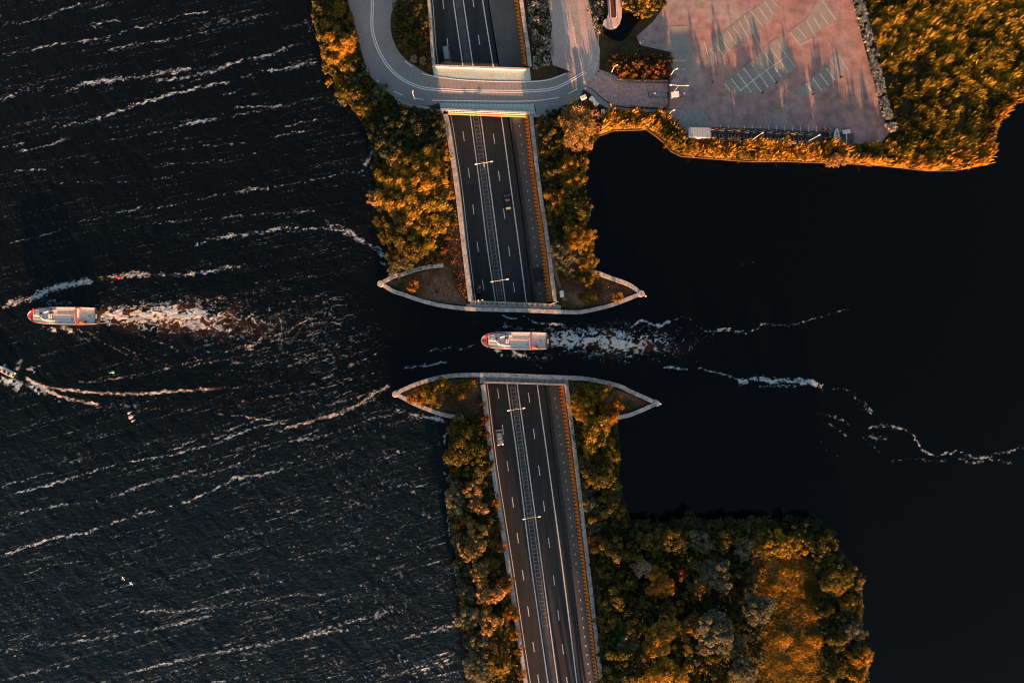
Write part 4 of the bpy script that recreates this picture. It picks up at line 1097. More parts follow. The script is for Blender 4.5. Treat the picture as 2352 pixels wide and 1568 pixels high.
# ------------------------------------------------------------------ buoys, raft
def buoy(vx, vy, mat, label, rz):
    t = empty('buoy', W(vx, vy, 0), rz)
    MB().lathe((0, 0, 0), [(0.25, -0.3), (0.42, -0.1), (0.42, 0.25), (0.28, 0.4), (0.0, 0.41)]).build('float', mat, t, fix=True)
    MB().tube([(0, 0, 0.38), (0.45, 0.05, 1.3)], [0.22, 0.08]).build('topmark', mat, t)
    return tag(t, label, 'buoy')
buoy(273, 637, M['red'], 'red channel buoy beside the bright foam line above the left ferry', math.radians(170))
buoy(260, 854, M['green_buoy'], 'green channel buoy on the dark water near the speedboat', math.radians(190))
t = empty('swim_raft', W(301, 957, 0.3), math.radians(-66))
for x, l, w in ((-1.25, 0.62, 0.75), (0.0, 0.95, 1.2), (1.25, 0.5, 0.6)):
    d = MB().box((x, 0, 0.15), (l, w, 0.35)).build('float_section', M['offwhite'], t)
    MB().box((x, 0.35, 0.36), (0.10, w+0.75, 0.06)).build('plank', M['deck_beige'], d)
MB().box((-0.62, 0.1, 0.12), (0.35, 0.10, 0.10)).box((0.72, 0.1, 0.12), (0.35, 0.10, 0.10)).build('link', M['steel'], t)
tag(t, 'small white three-section floating raft with planks on the lake', 'raft')
# gulls over the lake
def gull(vx, vy, rz, label):
    z = 6.0
    t = empty('gull', W(vx, vy, z), rz)
    b = MB()
    b.loft([[(x, r*math.cos(a), r*math.sin(a)) for a in np.linspace(0, 2*math.pi, 9)[:-1]] for x, r in ((-0.34,0.02),(-0.2,0.09),(0.0,0.13),(0.18,0.10),(0.26,0.06),(0.36,0.05),(0.44,0.015))])
    for s in (-1, 1):
        b.loft([[(0.14, s*0.08, 0.06), (-0.12, s*0.08, 0.06), (-0.12, s*0.08, 0.03), (0.14, s*0.08, 0.03)],
                [(0.20, s*0.38, 0.16), (-0.03, s*0.38, 0.16), (-0.03, s*0.38, 0.135), (0.20, s*0.38, 0.135)],
                [(-0.02, s*0.72, 0.08), (-0.10, s*0.72, 0.08), (-0.10, s*0.72, 0.07), (-0.02, s*0.72, 0.07)]])
    b.loft([[(-0.26, -0.05, 0.02), (-0.26, 0.05, 0.02), (-0.26, 0.05, 0), (-0.26, -0.05, 0)], [(-0.5, -0.12, 0.02), (-0.5, 0.12, 0.02), (-0.5, 0.12, 0), (-0.5, -0.12, 0)]])
    b.build('body', M['white'], t, fix=True)
    tag(t, label, 'gull', 'gulls over the lake')
gull(283, 1327, 0.6, 'white gull over the lower lake, the upper left of two')
gull(301, 1339, 0.9, 'white gull over the lower lake, the lower right of two')

# ------------------------------------------------------------------ vehicles (front towards local +y)
def make_car(paint_mat, L=4.4, Wd=1.8, H=1.48, van=False, lit=False):
    t = empty('car')
    hw2 = Wd/2; hl = L/2
    prof = [(-hl, 0.42, 0.60), (-hl+0.12, 0.30, 0.92), (-hl+0.9, 0.26, 0.98), (0, 0.24, 0.96), (hl-1.1, 0.25, 0.92), (hl-0.25, 0.28, 0.76), (hl, 0.40, 0.58)]
    rings = []
    for i, (y, zb, zt) in enumerate(prof):
        w = hw2*(0.86 if i in (0, len(prof)-1) else 0.98 if i in (1, len(prof)-2) else 1.0)
        rings.append([(-w, y, zb), (-w, y, (zb+zt)/2), (-w*0.93, y, zt), (0, y, zt+0.03), (w*0.93, y, zt), (w, y, (zb+zt)/2), (w, y, zb)])
    MB().loft(rings).build('body', paint_mat, t, smooth=True, fix=True)
    c0, c1, r0, r1 = (-hl+0.35, hl-1.15, -hl+0.95, hl-1.95) if not van else (-hl+0.1, hl-0.8, -hl+0.2, hl-1.5)
    MB().loft([[(-hw2*.9, c0, .90), (hw2*.9, c0, .90), (hw2*.9, c1, .86), (-hw2*.9, c1, .86)], [(-hw2*.72, r0, H-.06), (hw2*.72, r0, H-.06), (hw2*.72, r1, H-.06), (-hw2*.72, r1, H-.06)]]).build('windows', M['glass'], t, fix=True)
    MB().loft([[(-hw2*.74, r0-.05, H-.07), (hw2*.74, r0-.05, H-.07), (hw2*.74, r1+.05, H-.07), (-hw2*.74, r1+.05, H-.07)], [(-hw2*.66, r0+.1, H), (hw2*.66, r0+.1, H), (hw2*.66, r1-.1, H), (-hw2*.66, r1-.1, H)]]).build('roof', paint_mat, t, fix=True)
    for sx in (-1, 1):
        for y in (-hl+0.85, hl-0.85):
            wv = MB(); rg = [[(sx*(hw2-0.2)+dx, y+r*math.cos(a), 0.32+r*math.sin(a)) for a in np.linspace(0, 2*math.pi, 15)[:-1]] for dx, r in ((-.1, .26), (-.09, .32), (.09, .32), (.1, .26))]
            wv.loft(rg).build('wheel', M['tyre'], t, fix=True)
        MB().box((sx*hw2*0.68, hl-0.09, 0.66), (0.36, 0.20, 0.14)).build('headlight', M['headlight'] if lit else M['offwhite'], t)
        MB().box((sx*hw2*0.70, -hl+0.06, 0.80), (0.34, 0.16, 0.14)).build('tail_light', M['red'], t)
        MB().box((sx*(hw2+0.08), c1-0.25, 0.95), (0.2, 0.12, 0.13)).build('mirror', paint_mat, t)
    return t
def road_angle(y, k='L'):
    a = W(float(col(k, y-20)), y-20); b = W(float(col(k, y+20)), y+20)
    return math.atan2(b[1]-a[1], b[0]-a[0]) + math.pi/2
def put_car(o, vx, vy, flip, label, cat='car'):
    z = float(zroad(vy)) + 0.02
    o.location = W(vx, vy, z)
    o.rotation_euler = (0, 0, road_angle(vy) + math.pi + (0 if flip else math.pi))
    tag(o, label, cat, 'cars on the highway')
put_car(make_car(M['car_black'], 4.6), 1166, 467, False, 'dark car on the right carriageway of the northern cutting')
put_car(make_car(M['car_black'], 4.5, lit=True), 1101, 673, True, 'dark car with lit headlights about to enter the tunnel')
put_car(make_car(M['car_silver'], 4.6, 1.85, 1.62, lit=True), 1147.5, 1003, True, 'silver car in the left lane just south of the tunnel')
van = make_car(M['van_grey'], 5.4, 2.0, 2.3, True); van.name = 'van'
put_car(van, 1027, 133, True, 'grey van about to pass under the road bridge', 'van')

# ------------------------------------------------------------------ lamps
def double_lamp(vx, vy, z, h, ang, span, label, group='double-headed street lamps', lean=0.0):
    t = empty('street_lamp', W(vx, vy, z), ang)
    MB().tube([(0, 0, 0), (lean*0.5, 0, h*0.5), (lean, 0, h)], [0.11, 0.09, 0.06], 8).build('pole', M['steel'], t)
    MB().tube([(lean-span/2, 0, h+0.12), (lean, 0, h), (lean+span/2, 0, h+0.12)], 0.07, 6).build('arm', M['steel'], t)
    for s in (-1, 1):
        c = (lean+s*(span/2+0.25), 0, h+0.16)
        MB().loft([[(c[0]+dx, c[1]+w*math.cos(a), c[2]+hh*math.sin(a)) for a in np.linspace(0, 2*math.pi, 9)[:-1]] for dx, w, hh in ((-.42,.06,.04),(-.25,.17,.09),(.1,.20,.11),(.35,.12,.07),(.45,.03,.02))]).build('lamp_head', M['white'], t, fix=True)
    tag(t, label, 'street lamp', group)
for x, y, lab in ((1113, 389, 'nearest to the bridge'), (1148, 647, 'at the northern tunnel mouth'), (1184, 930, 'at the southern tunnel mouth'), (1218, 1168, 'alone in the middle of the southern cutting')):
    double_lamp(x, y, float(zroad(y)), 8.8, math.radians(9), 3.9, 'double-headed lamp in the highway median, %s' % lab)
double_lamp(1541, 220, 1.1, 9.0, math.radians(-2), 3.9, 'double-headed lamp beside the gate booth of the car park')
def single_lamp(vx, vy, z, h, label, d=(0.6, 0.35)):
    t = empty('street_lamp', W(vx, vy, z))
    MB().tube([(0, 0, 0), (0, 0, h)], [0.10, 0.06], 8).build('pole', M['offwhite'], t)
    MB().tube([(0, 0, h), (d[0], d[1], h+0.1)], 0.06, 6).build('arm', M['offwhite'], t)
    c = (d[0]*1.3, d[1]*1.3, h+0.1)
    MB().box(c, (0.6, 0.32, 0.16), math.atan2(d[1], d[0]), 0.8).build('lamp_head', M['white'], t)
    tag(t, label, 'street lamp', 'single-headed street lamps')
single_lamp(1722.5, 325, 1.1, 7.5, 'single-headed lamp behind the middle of the trailer row')
single_lamp(1848, 329.5, 1.1, 7.5, 'single-headed lamp near the east end of the trailer row')
single_lamp(1404, 168, 1.1, 5, 'single-headed lamp at the west end of the gate hedge')
single_lamp(1538, 176, 1.1, 5, 'short lamp at the east end of the gate hedge')
single_lamp(1534, 266, 1.1, 4, 'short dark lamp on the grey paving beside the gate')
single_lamp(958, 240, 1.05, 9.5, 'slim white lamp on the outer edge of the road bend', (0.0, 0.5))

# ------------------------------------------------------------------ gate, fence, booth, cabinets
def fence(pts, h, label, z=1.1, mat='dark_steel', gap=1.6, name='fence'):
    c = pts[len(pts)//2]
    t = empty(name, W(c[0], c[1], z)); off = Vector(t.location[:2])
    P = [tuple(Vector(p)-off) for p in VP(pts, z)]
    for zz in (h, h*0.55):
        MB().tube([(x, y, zz) for x, y in P], 0.07, 6).build('rail', M[mat], t)
    first = None
    for x, y in resample(P, gap):
        if first is None:
            first = MB().box((0, 0, h/2), (0.12, 0.12, h)).build('post', M[mat], t); o = first
        else:
            o = first.copy(); COL.objects.link(o); o.parent = t
        o.location = (x, y, 0)
    return tag(t, label, 'fence')
fence([(1516,258),(1545,287),(1573,317),(1578,321)], 1.1, 'pale double-rail fence running diagonally down to the white shed', mat='steel')
fence([(1447,246),(1480,249),(1510,250)], 1.3, 'dark railing along the south kerb of the access road', gap=1.0)
fence([(1408,186),(1450,188.5),(1495,189),(1534,191)], 1.2, 'dark railing along the south side of the gate hedge', gap=1.2)
fence([(1448,258),(1480,260),(1512,262)], 1.0, 'dark railing between the pavement and the reeds near the gate', gap=1.3)
fence([(1628,323.5),(1720,326),(1800,329),(1905,331.5)], 1.0, 'long thin rail behind the row of boat trailers', gap=2.4)
def gate(a, b, label):
    A = Vector(W(*a, 1.1)); B = Vector(W(*b, 1.1)); d = B-A
    t = empty('sliding_gate', A, math.atan2(d.y, d.x)); L = d.length
    MB().box((L/2, 0, 0.25), (L, 0.18, 0.18)).box((L/2, 0, 1.9), (L, 0.14, 0.14)).box((0.06, 0, 1.05), (0.14, 0.16, 1.8)).box((L-0.06, 0, 1.05), (0.14, 0.16, 1.8)).build('gate_frame', M['dark_steel'], t)
    mb = MB(); n = int(L/0.28)
    for i in range(n):
        mb.box((0.2+i*0.28, 0, 1.05), (0.05, 0.05, 1.6))
    mb.build('gate_bars', M['dark_steel'], t)
    MB().tube([(L*0.3, 0.05, 0.3), (L*0.75, 0.05, 1.8)], 0.05, 5).build('brace', M['steel'], t)
    tag(t, label, 'gate')
gate((1534,191), (1534,217), 'dark barred gate across the northern lane of the car park entrance')
gate((1534,219), (1535,249), 'dark barred gate across the southern lane of the car park entrance')
gate((1520,250), (1532,247), 'small dark gate across the pavement by the car park entrance')
for poly, lab in (([(1488.5,212),(1536,213.5),(1536,224),(1492,223.5),(1488.5,221)], 'low kerbed traffic island west of the gate'), ([(1552,213.5),(1575,213.5),(1578,217),(1577,223),(1552,222)], 'low kerbed traffic island east of the gate booth')):
    c = np.mean(poly, 0); t = empty('traffic_island', W(c[0], c[1], 1.05)); off = Vector(t.location[:2])
    lp = [tuple(Vector(p)-off) for p in VP(poly, 1.1)]
    MB().prism(lp, 0, 0.16).build('kerb', M['asphalt_side'], t, fix=True)
    cc = np.mean(lp, 0)
    MB().prism([tuple(cc+(np.array(q)-cc)*0.88) for q in lp], 0.15, 0.20).build('infill', M['pavement'], t, fix=True)
    tag(t, lab, 'traffic island')
def ticket(vx, vy, label):
    t = empty('ticket_post', W(vx, vy, 1.25))
    MB().box((0, 0, 0.55), (0.42, 0.42, 1.1)).build('post', M['red'], t)
    MB().box((0.25, 0.3, 1.25), (0.5, 0.5, 0.3), 0.4).build('hood', M['white'], t)
    tag(t, label, 'ticket machine')
ticket(1499, 220.5, 'red and white ticket post on the island west of the gate')
ticket(1567, 220.5, 'red and white ticket post on the island east of the booth')
t = empty('gate_booth', W(1546, 222.5, 1.1), math.radians(8))
MB().box((0, 0, 1.1), (1.9, 1.2, 2.2)).build('wall', M['offwhite'], t)
MB().box((0, 0, 2.26), (2.2, 1.5, 0.14)).build('roof', M['white'], t)
MB().box((0, -0.62, 1.45), (1.3, 0.06, 0.7)).build('window', M['glass'], t)
tag(t, 'small white gate booth between the two lanes of the car park entrance', 'booth')
for vx, vy, rz, wx, wy, h, lab in ((1339, 227, 0.45, 1.5, 1.0, 1.5, 'white utility cabinet at the road junction, rotated away from the other two'), (1359.5, 230.5, -0.75, 1.5, 0.9, 1.3, 'white utility cabinet by the kerb, the upper of a touching pair'), (1367.5, 240, -0.75, 1.5, 0.9, 1.3, 'white utility cabinet by the kerb, the lower of a touching pair'),
                           (1384, 259, 0.05, 0.9, 1.1, 1.2, 'small grey cabinet at the edge of the shrubs below the junction'), (1289.5, 675, 0.10, 0.95, 1.6, 1.4, 'white cabinet beside the sandy path on the northern pier')):
    t = empty('utility_cabinet', W(vx, vy, GZ), rz)
    MB().box((0, 0, h/2), (wx, wy, h)).build('housing', M['offwhite'], t)
    MB().box((0, 0, h+0.05), (wx+0.14, wy+0.14, 0.10), taper=0.9).build('lid', M['white'], t)
    mb = MB()
    for i in (-1, 0, 1): mb.box((i*wx*0.28, 0, h+0.12), (0.05, wy*0.8, 0.04))
    mb.build('ribs', M['steel'], t)
    MB().box((0, -wy/2-0.02, h*0.5), (wx*0.8, 0.04, h*0.8)).build('door', M['offwhite'], t)
    tag(t, lab, 'cabinet')
# navigation signs on the pier heads
for vx, vy, lab in ((1478, 679, 'small white navigation light on the eastern head of the northern pier'), (1511, 924, 'small white navigation light on the eastern head of the southern pier')):
    t = empty('navigation_light', W(vx-4, vy-2, 1.5))
    MB().tube([(0, 0, 0), (0, 0, 1.6), (0.6, -0.3, 1.9)], 0.07, 6).build('pole', M['steel'], t)
    MB().box((0.75, -0.4, 1.9), (0.5, 0.35, 0.4), -0.5).build('lamp_head', M['white'], t)
    tag(t, lab, 'navigation light')
t = empty('barrier_pole', W(1274, 695, 1.7), math.radians(18))
MB().tube([(-1.0, 0, 0.3), (1.1, 0, 0.4)], 0.07, 6).build('pole', M['white'], t)
MB().box((-0.9, 0, 0.1), (0.18, 0.18, 0.5)).build('post', M['steel'], t)
tag(t, 'short white pole lying across the wall by the northern tunnel mouth', 'barrier')
# shed
t = empty('shed', W(1601, 311, 1.1), math.radians(-1))
MB().box((0, 0, 1.45), (6.0, 2.6, 2.9)).build('wall', M['white'], t)
M['roof_grey'] = surf('grey sheet roofing', (0.40, 0.41, 0.43), (0.50, 0.51, 0.53), 1.2, 0.6, coords='obj')
rf = MB().add([(-3.08, -1.36, 3.08), (3.08, -1.36, 3.08), (3.08, 1.4, 2.92), (-3.08, 1.4, 2.92), (-3.08, -1.36, 3.2), (3.08, -1.36, 3.2), (3.08, 1.4, 3.04), (-3.08, 1.4, 3.04)], [(3,2,1,0),(4,5,6,7),(0,1,5,4),(1,2,6,5),(2,3,7,6),(3,0,4,7)]).build('roof', M['roof_grey'], t)
mb = MB()
for i in range(9): mb.add([(-2.9+i*0.72, -1.34, 3.22), (-2.84+i*0.72, -1.34, 3.22), (-2.84+i*0.72, 1.38, 3.06), (-2.9+i*0.72, 1.38, 3.06)], [(0,1,2,3)])
mb.build('roof_seam', M['steel'], rf)
MB().box((-3.02, 0.2, 1.05), (0.06, 0.95, 2.05)).build('door', M['steel'], t)
for x in (-1.5, 1.3): MB().box((x, 1.32, 1.6), (1.2, 0.06, 0.8)).build('window', M['glass'], t)
tag(t, 'white metal shed with grey pitched roof at the end of the trailer row', 'shed')

# ------------------------------------------------------------------ boat trailers in their bays, dinghy on trailer
M['trailer_wood'] = surf('bleached timber', (0.20, 0.12, 0.075), (0.36, 0.22, 0.14), 2.0, 0.85, coords='obj')
def make_trailer():
    t = empty('boat_trailer')
    mb = MB()
    for s in (-1, 1):
        mb.tube([(s*0.75, -1.9, 0.5), (s*0.72, 0.6, 0.55), (0.0, 2.0, 0.6)], 0.13, 6)
    mb.build('chassis', M['dark_steel'], t)
    for y, w in ((-1.7, 1.9), (-0.9, 1.8), (0.1, 1.7)):
        MB().box((0, y, 0.62), (w, 0.30, 0.16)).build('crossbeam', M['dark_steel'], t)
    for s in (-1, 1):
        MB().box((s*0.45, -0.9, 0.82), (0.26, 2.2, 0.16)).build('bunk', M['trailer_wood'], t)
        MB().loft([[(s*0.98+dx, -0.9+r*math.cos(a), 0.33+r*math.sin(a)) for a in np.linspace(0, 2*math.pi, 13)[:-1]] for dx, r in ((-.1,.3),(-.08,.33),(.08,.33),(.1,.3))]).build('wheel', M['tyre'], t, fix=True)
        MB().tube([(s*0.7, -1.5, 0.6), (s*0.7, -1.5, 2.0)], 0.07, 5).tube([(s*0.45, 1.0, 0.5), (s*0.45, 1.0, 1.95)], 0.07, 5).build('guide_post', M['dark_steel'], t)
    MB().tube([(0, 1.6, 0.6), (0, 1.45, 1.35)], 0.07, 6).build('winch_post', M['dark_steel'], t)
    for x, y, w, z in ((0.1, -1.8, 1.7, 1.95), (-0.15, -1.4, 1.5, 2.1), (0.2, -1.0, 1.2, 1.95), (-0.2, 0.9, 1.5, 2.0), (0.3, 1.3, 1.1, 1.9)):
        MB().box((x, y, z), (w, 0.18, 0.22), random.uniform(-.2, .2)).build('timber', M['trailer_wood'], t)
    MB().box((0.15, 0.7, 0.72), (0.9, 0.10, 0.08), 0.2).build('timber', M['trailer_wood'], t)
    return t
tr = make_trailer()
ORD = ['first', 'second', 'third', 'fourth', 'fifth', 'sixth', 'seventh', 'eighth', 'ninth', 'tenth', 'eleventh', 'twelfth', 'thirteenth', 'fourteenth', 'fifteenth', 'sixteenth', 'seventeenth', 'eighteenth', 'nineteenth', 'twentieth', 'twenty-first', 'twenty-second', 'twenty-third', 'twenty-fourth', 'twenty-fifth', 'twenty-sixth', 'twenty-seventh', 'twenty-eighth', 'twenty-ninth', 'thirtieth']
rt = random.Random(4)
spots = [(1637+i*18.0, 311+i*0.85) for i in range(13)]
for i, (x, y) in enumerate(spots):
    for j, dx in enumerate((0,)):
        o = tr if i == 0 else copy_tree(tr)
        o.location = W(x + rt.uniform(-1.5, 1.5), y + rt.uniform(-1.5, 1.5), GZ+0.03)
        o.rotation_euler = (0, 0, rt.uniform(-.09, .09))
        o.scale = (1.0, rt.uniform(0.95, 1.08), 1.0)
        tag(o, 'dark empty boat trailer with timber bunks, %s from the white shed' % ORD[i], 'boat trailer', 'boat trailers parked in a row')
# racks of crates beside the boat
t = empty('rack', W(1897, 309, GZ+0.03))
for y in (-1.4, 0.0, 1.4):
    MB().box((0, y, 0.5), (2.4, 0.12, 0.9)).build('frame', M['dark_steel'], t)
mb = MB()
for i in range(8): mb.box((0.75, -1.3+i*0.38, 0.98), (0.7, 0.12, 0.08))
mb.build('slats', M['steel'], t)
MB().box((-0.5, 1.3, 0.98), (0.6, 0.3, 0.3)).build('orange_box', M['orange'], t)
MB().box((-0.5, -1.35, 0.98), (0.6, 0.22, 0.3)).build('orange_box', M['orange'], t)
tag(t, 'dark storage rack with two orange boxes beside the white dinghy', 'rack')
t = empty('dinghy', W(1920, 313, 1.6))
D = [(2.05,0.04,0.75),(1.6,0.38,0.70),(0.9,0.64,0.62),(0,0.78,0.58),(-1.0,0.76,0.56),(-1.95,0.62,0.56)]
MB().loft([[(-w*0.5, y*0.95, -0.25), (-w, y, 0.2), (-w, y, z), (w, y, z), (w, y, 0.2), (w*0.5, y*0.95, -0.25)] for y, w, z in D]).build('hull', M['white'], t, fix=True)
ck = MB().prism([(-.18, -1.1), (.18, -1.1), (.22, 0.5), (-.22, 0.5)], 0.55, 0.66).build('cockpit', M['deck_grey'], t, fix=True)
MB().box((0, 0.15, 0.72), (0.24, 1.3, 0.08)).build('boom', M['dark_steel'], t)
MB().box((0, 0.75, 0.68), (0.9, 0.35, 0.08)).build('thwart', M['offwhite'], t)
tag(t, 'white sailing dinghy with pointed bow on a trailer at the end of the row', 'dinghy')
o = copy_tree(tr); o.location = W(1920, 313, GZ+0.03); o.scale = (0.9, 0.95, 1.0); o.rotation_euler = (0, 0, 0)
tag(o, 'boat trailer carrying the white sailing dinghy', 'boat trailer', 'boat trailers parked in a row')
t = empty('launch_trolley', W(1942, 314, GZ+0.03))
MB().box((0, -0.6, 0.55), (0.30, 2.9, 0.14)).build('beam', M['offwhite'], t)
MB().box((-0.15, 1.2, 0.8), (2.2, 1.1, 0.16), 0.12).build('bed', M['offwhite'], t)
for s in (-1, 1): MB().box((s*1.0, 1.25, 0.30), (0.18, 0.6, 0.6)).build('wheel', M['tyre'], t)
MB().box((0.1, 1.25, 0.92), (0.9, 0.4, 0.10)).build('pad', M['deck_grey'], t)
tag(t, 'white T-shaped launching trolley beside the dinghy', 'trolley')
# bollards of the car park
for i, (x, y) in enumerate(((970,1108), (780,1247), (1455,1272), (1825,1044), (122,1102))):
    p = W(*r8(x, y), GZ)
    t = MB().lathe((0, 0, 0), [(0.26, 0), (0.26, 0.75), (0.18, 0.92), (0, 0.95)]).build('bollard', M['black'], None, fix=True)
    t.location = (p[0], p[1], GZ+0.03)
    tag(t, ('black bollard at the east corner of the large parking bay block', 'black bollard at the south corner of the large parking bay block', 'black bollard at the west corner of the small eastern bay block', 'black bollard at the east end of the small eastern bay block', 'black bollard standing alone on the red paving west of the bays')[i], 'bollard', 'bollards in the car park')
t = empty('motorcycle', W(1474, 98, GZ+0.03), 0.6)
for x in (-0.7, 0.72):
    MB().loft([[(x+r*math.cos(a), dy, 0.33+r*math.sin(a)) for a in np.linspace(0, 2*math.pi, 15)[:-1]] for dy, r in ((-.07,.26),(-.06,.33),(.06,.33),(.07,.26))]).build('wheel', M['tyre'], t, fix=True)
MB().tube([(-0.7, 0, 0.4), (-0.2, 0, 0.62), (0.35, 0, 0.8), (0.68, 0, 0.4)], [0.12, 0.22, 0.2, 0.08]).build('frame', M['offwhite'], t)
MB().box((-0.35, 0, 0.84), (0.8, 0.32, 0.14)).build('seat', M['black'], t)
MB().tube([(0.42, -0.38, 1.0), (0.5, 0, 0.98), (0.42, 0.38, 1.0)], 0.04, 6).build('handlebar', M['dark_steel'], t)
MB().box((-0.75, 0, 0.95), (0.4, 0.5, 0.36)).build('top_box', M['offwhite'], t)
tag(t, 'dark and white motorcycle parked on the grey paving above the gate hedge', 'motorcycle')

# ------------------------------------------------------------------ foliage
FC = {
 'dark':  ((0.024, 0.036, 0.020), (0.080, 0.084, 0.030)),
 'olive': ((0.036, 0.042, 0.014), (0.190, 0.142, 0.028)),
 'gold':  ((0.080, 0.068, 0.012), (0.46, 0.275, 0.032)),
 'pale':  ((0.062, 0.074, 0.047), (0.22, 0.21, 0.128)),
 'peach': ((0.16, 0.115, 0.040), (0.52, 0.32, 0.115)),
 'orange':((0.13, 0.068, 0.012), (0.50, 0.225, 0.030)),
 'rust':  ((0.085, 0.036, 0.014), (0.26, 0.115, 0.03)),
 'cream': ((0.22, 0.17, 0.11), (0.50, 0.40, 0.27)),
 'meadow':((0.16, 0.115, 0.022), (0.62, 0.38, 0.055)),
 'bare':  ((0.12, 0.125, 0.12), (0.40, 0.42, 0.41)),
}
for k, (a, b) in FC.items():
    M['f_'+k] = foliage('foliage ' + k, a, b)
WORD = {'bare': 'grey leafless', 'dark': 'dark green', 'olive': 'olive green', 'gold': 'golden', 'pale': 'pale grey-green', 'peach': 'pale orange', 'orange': 'orange', 'rust': 'rust red', 'cream': 'cream'}

def quads_mesh(name, C, A, B, tint, mat):
    """C centres (n,3); A, B half-axis vectors; one quad per leaf clump."""
    n = len(C)
    v = np.stack([C-A-B*0.6, C+A*0.15-B, C+A+B*0.5, C-A*0.2+B], 1).reshape(-1, 3)
    m = bpy.data.meshes.new(name)
    m.vertices.add(n*4); m.vertices.foreach_set('co', v.ravel())
    m.loops.add(n*4); m.loops.foreach_set('vertex_index', np.arange(n*4))
    m.polygons.add(n); m.polygons.foreach_set('loop_start', np.arange(0, n*4, 4)); m.polygons.foreach_set('loop_total', np.full(n, 4))
    m.update()
    a = m.attributes.new('tint', 'FLOAT', 'FACE'); a.data.foreach_set('value', np.clip(tint, 0, 1).astype(np.float32))
    m.materials.append(mat)
    return m
def unit(v): return v / (np.linalg.norm(v, axis=-1, keepdims=True) + 1e-9)
WIND = np.array([0.74, 0.62, 0.26])

def crown_mesh(name, R, Hc, nclump, nleaf, leaf, style, mat, rng):
    """Crown of radius R and height Hc centred on z=0, made of leaf clumps on branch ends."""
    d = unit(rng.normal(size=(nclump, 3))); d[:, 2] = np.abs(d[:, 2])*1.1 - 0.42; d = unit(d)
    rad = rng.uniform(0.40, 1.0, (nclump, 1))
    lop = 1 + 0.26*np.sin(rng.integers(2, 4)*np.arctan2(d[:, 1], d[:, 0]) + rng.uniform(0, 6))[:, None]
    cc = d*rad*lop*np.array([R, R, Hc/2])
    cr = R*np.where(rng.random(nclump) < 0.22, rng.uniform(0.22, 0.36, nclump), rng.uniform(0.10, 0.20, nclump))
    ct = rng.uniform(0.0, 0.8, nclump)*(0.55+0.45*np.clip(rad[:, 0], 0, 1))  # inner clumps tinted darker: shade inside the crown put into leaf colour
    w = cr**1.6; w /= w.sum()
    ci = rng.choice(nclump, nleaf, p=w)
    dd = unit(rng.normal(size=(nleaf, 3)))
    dd[:, 2] = np.where(rng.random(nleaf) < 0.65, np.abs(dd[:, 2]), dd[:, 2])
    rr = rng.uniform(0.55, 1.08, (nleaf, 1))
    P = cc[ci] + dd*rr*cr[ci][:, None]*np.array([1, 1, 0.85])
    nrm = unit(dd + rng.normal(size=(nleaf, 3))*0.7)
    a = unit(np.cross(nrm, rng.normal(size=(nleaf, 3)))); b = np.cross(nrm, a)
    sz = leaf*rng.uniform(0.55, 1.25, (nleaf, 1))
    if style == 'wind':
        a = unit(WIND + rng.normal(size=(nleaf, 3))*0.28 + dd*0.25)
        b = unit(np.cross(a, nrm)); A = a*sz*2.1; B = b*sz*0.42
    elif style == 'spiky':
        a = unit(dd + rng.normal(size=(nleaf, 3))*0.25 + WIND*0.2)
        b = unit(np.cross(a, nrm)); A = a*sz*1.35; B = b*sz*0.38
    else:
        A = a*sz; B = b*sz*0.72
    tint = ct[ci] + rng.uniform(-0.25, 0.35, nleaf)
    return quads_mesh(name, P, A, B, tint, mat)

def trunk_mesh(name, R, H, rng):
    mb = MB()
    mb.tube([(0, 0, -0.3), (0.03*R, 0.02*R, H*0.35), (0.0, 0.05*R, H*0.72)], [0.055*H, 0.04*H, 0.02*H], 7)
    for k in range(5):
        an = k*1.257 + rng.uniform(-.4, .4); z0 = H*rng.uniform(.3, .5)
        mb.tube([(0, 0, z0), (math.cos(an)*R*.35, math.sin(an)*R*.35, z0+H*.18), (math.cos(an)*R*.7, math.sin(an)*R*.7, z0+H*rng.uniform(.22, .34))], [0.022*H, 0.015*H, 0.006*H], 5)
    m = bpy.data.meshes.new(name); m.from_pydata(mb.v, [], mb.f); m.update(); m.materials.append(M['bark'])
    return m

SIZES = {'s': (1.7, 2.2, 26, 1000, 0.16), 'm': (3.0, 3.9, 62, 3500, 0.205), 'l': (4.6, 6.0, 115, 7600, 0.235)}
VAR = {}
def variant(size, style, kind, k):
    key = (size, style, kind, k)
    if key not in VAR:
        rng = np.random.default_rng(abs(hash((size, style, kind))) % 1000 if False else sum(ord(c) for c in size+style+kind)*7 + k)
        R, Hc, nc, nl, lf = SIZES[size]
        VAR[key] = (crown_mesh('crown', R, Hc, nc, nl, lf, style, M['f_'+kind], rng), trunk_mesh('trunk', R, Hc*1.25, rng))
    return VAR[key]

TREES = []   # (vx, vy, r_units, kind, zone, style, height factor)
def T(zone, kind, pts, style='round', hf=1.0):
    for p in pts:
        TREES.append((p[0], p[1], p[2], kind, zone, style, hf if len(p) < 4 else p[3]))

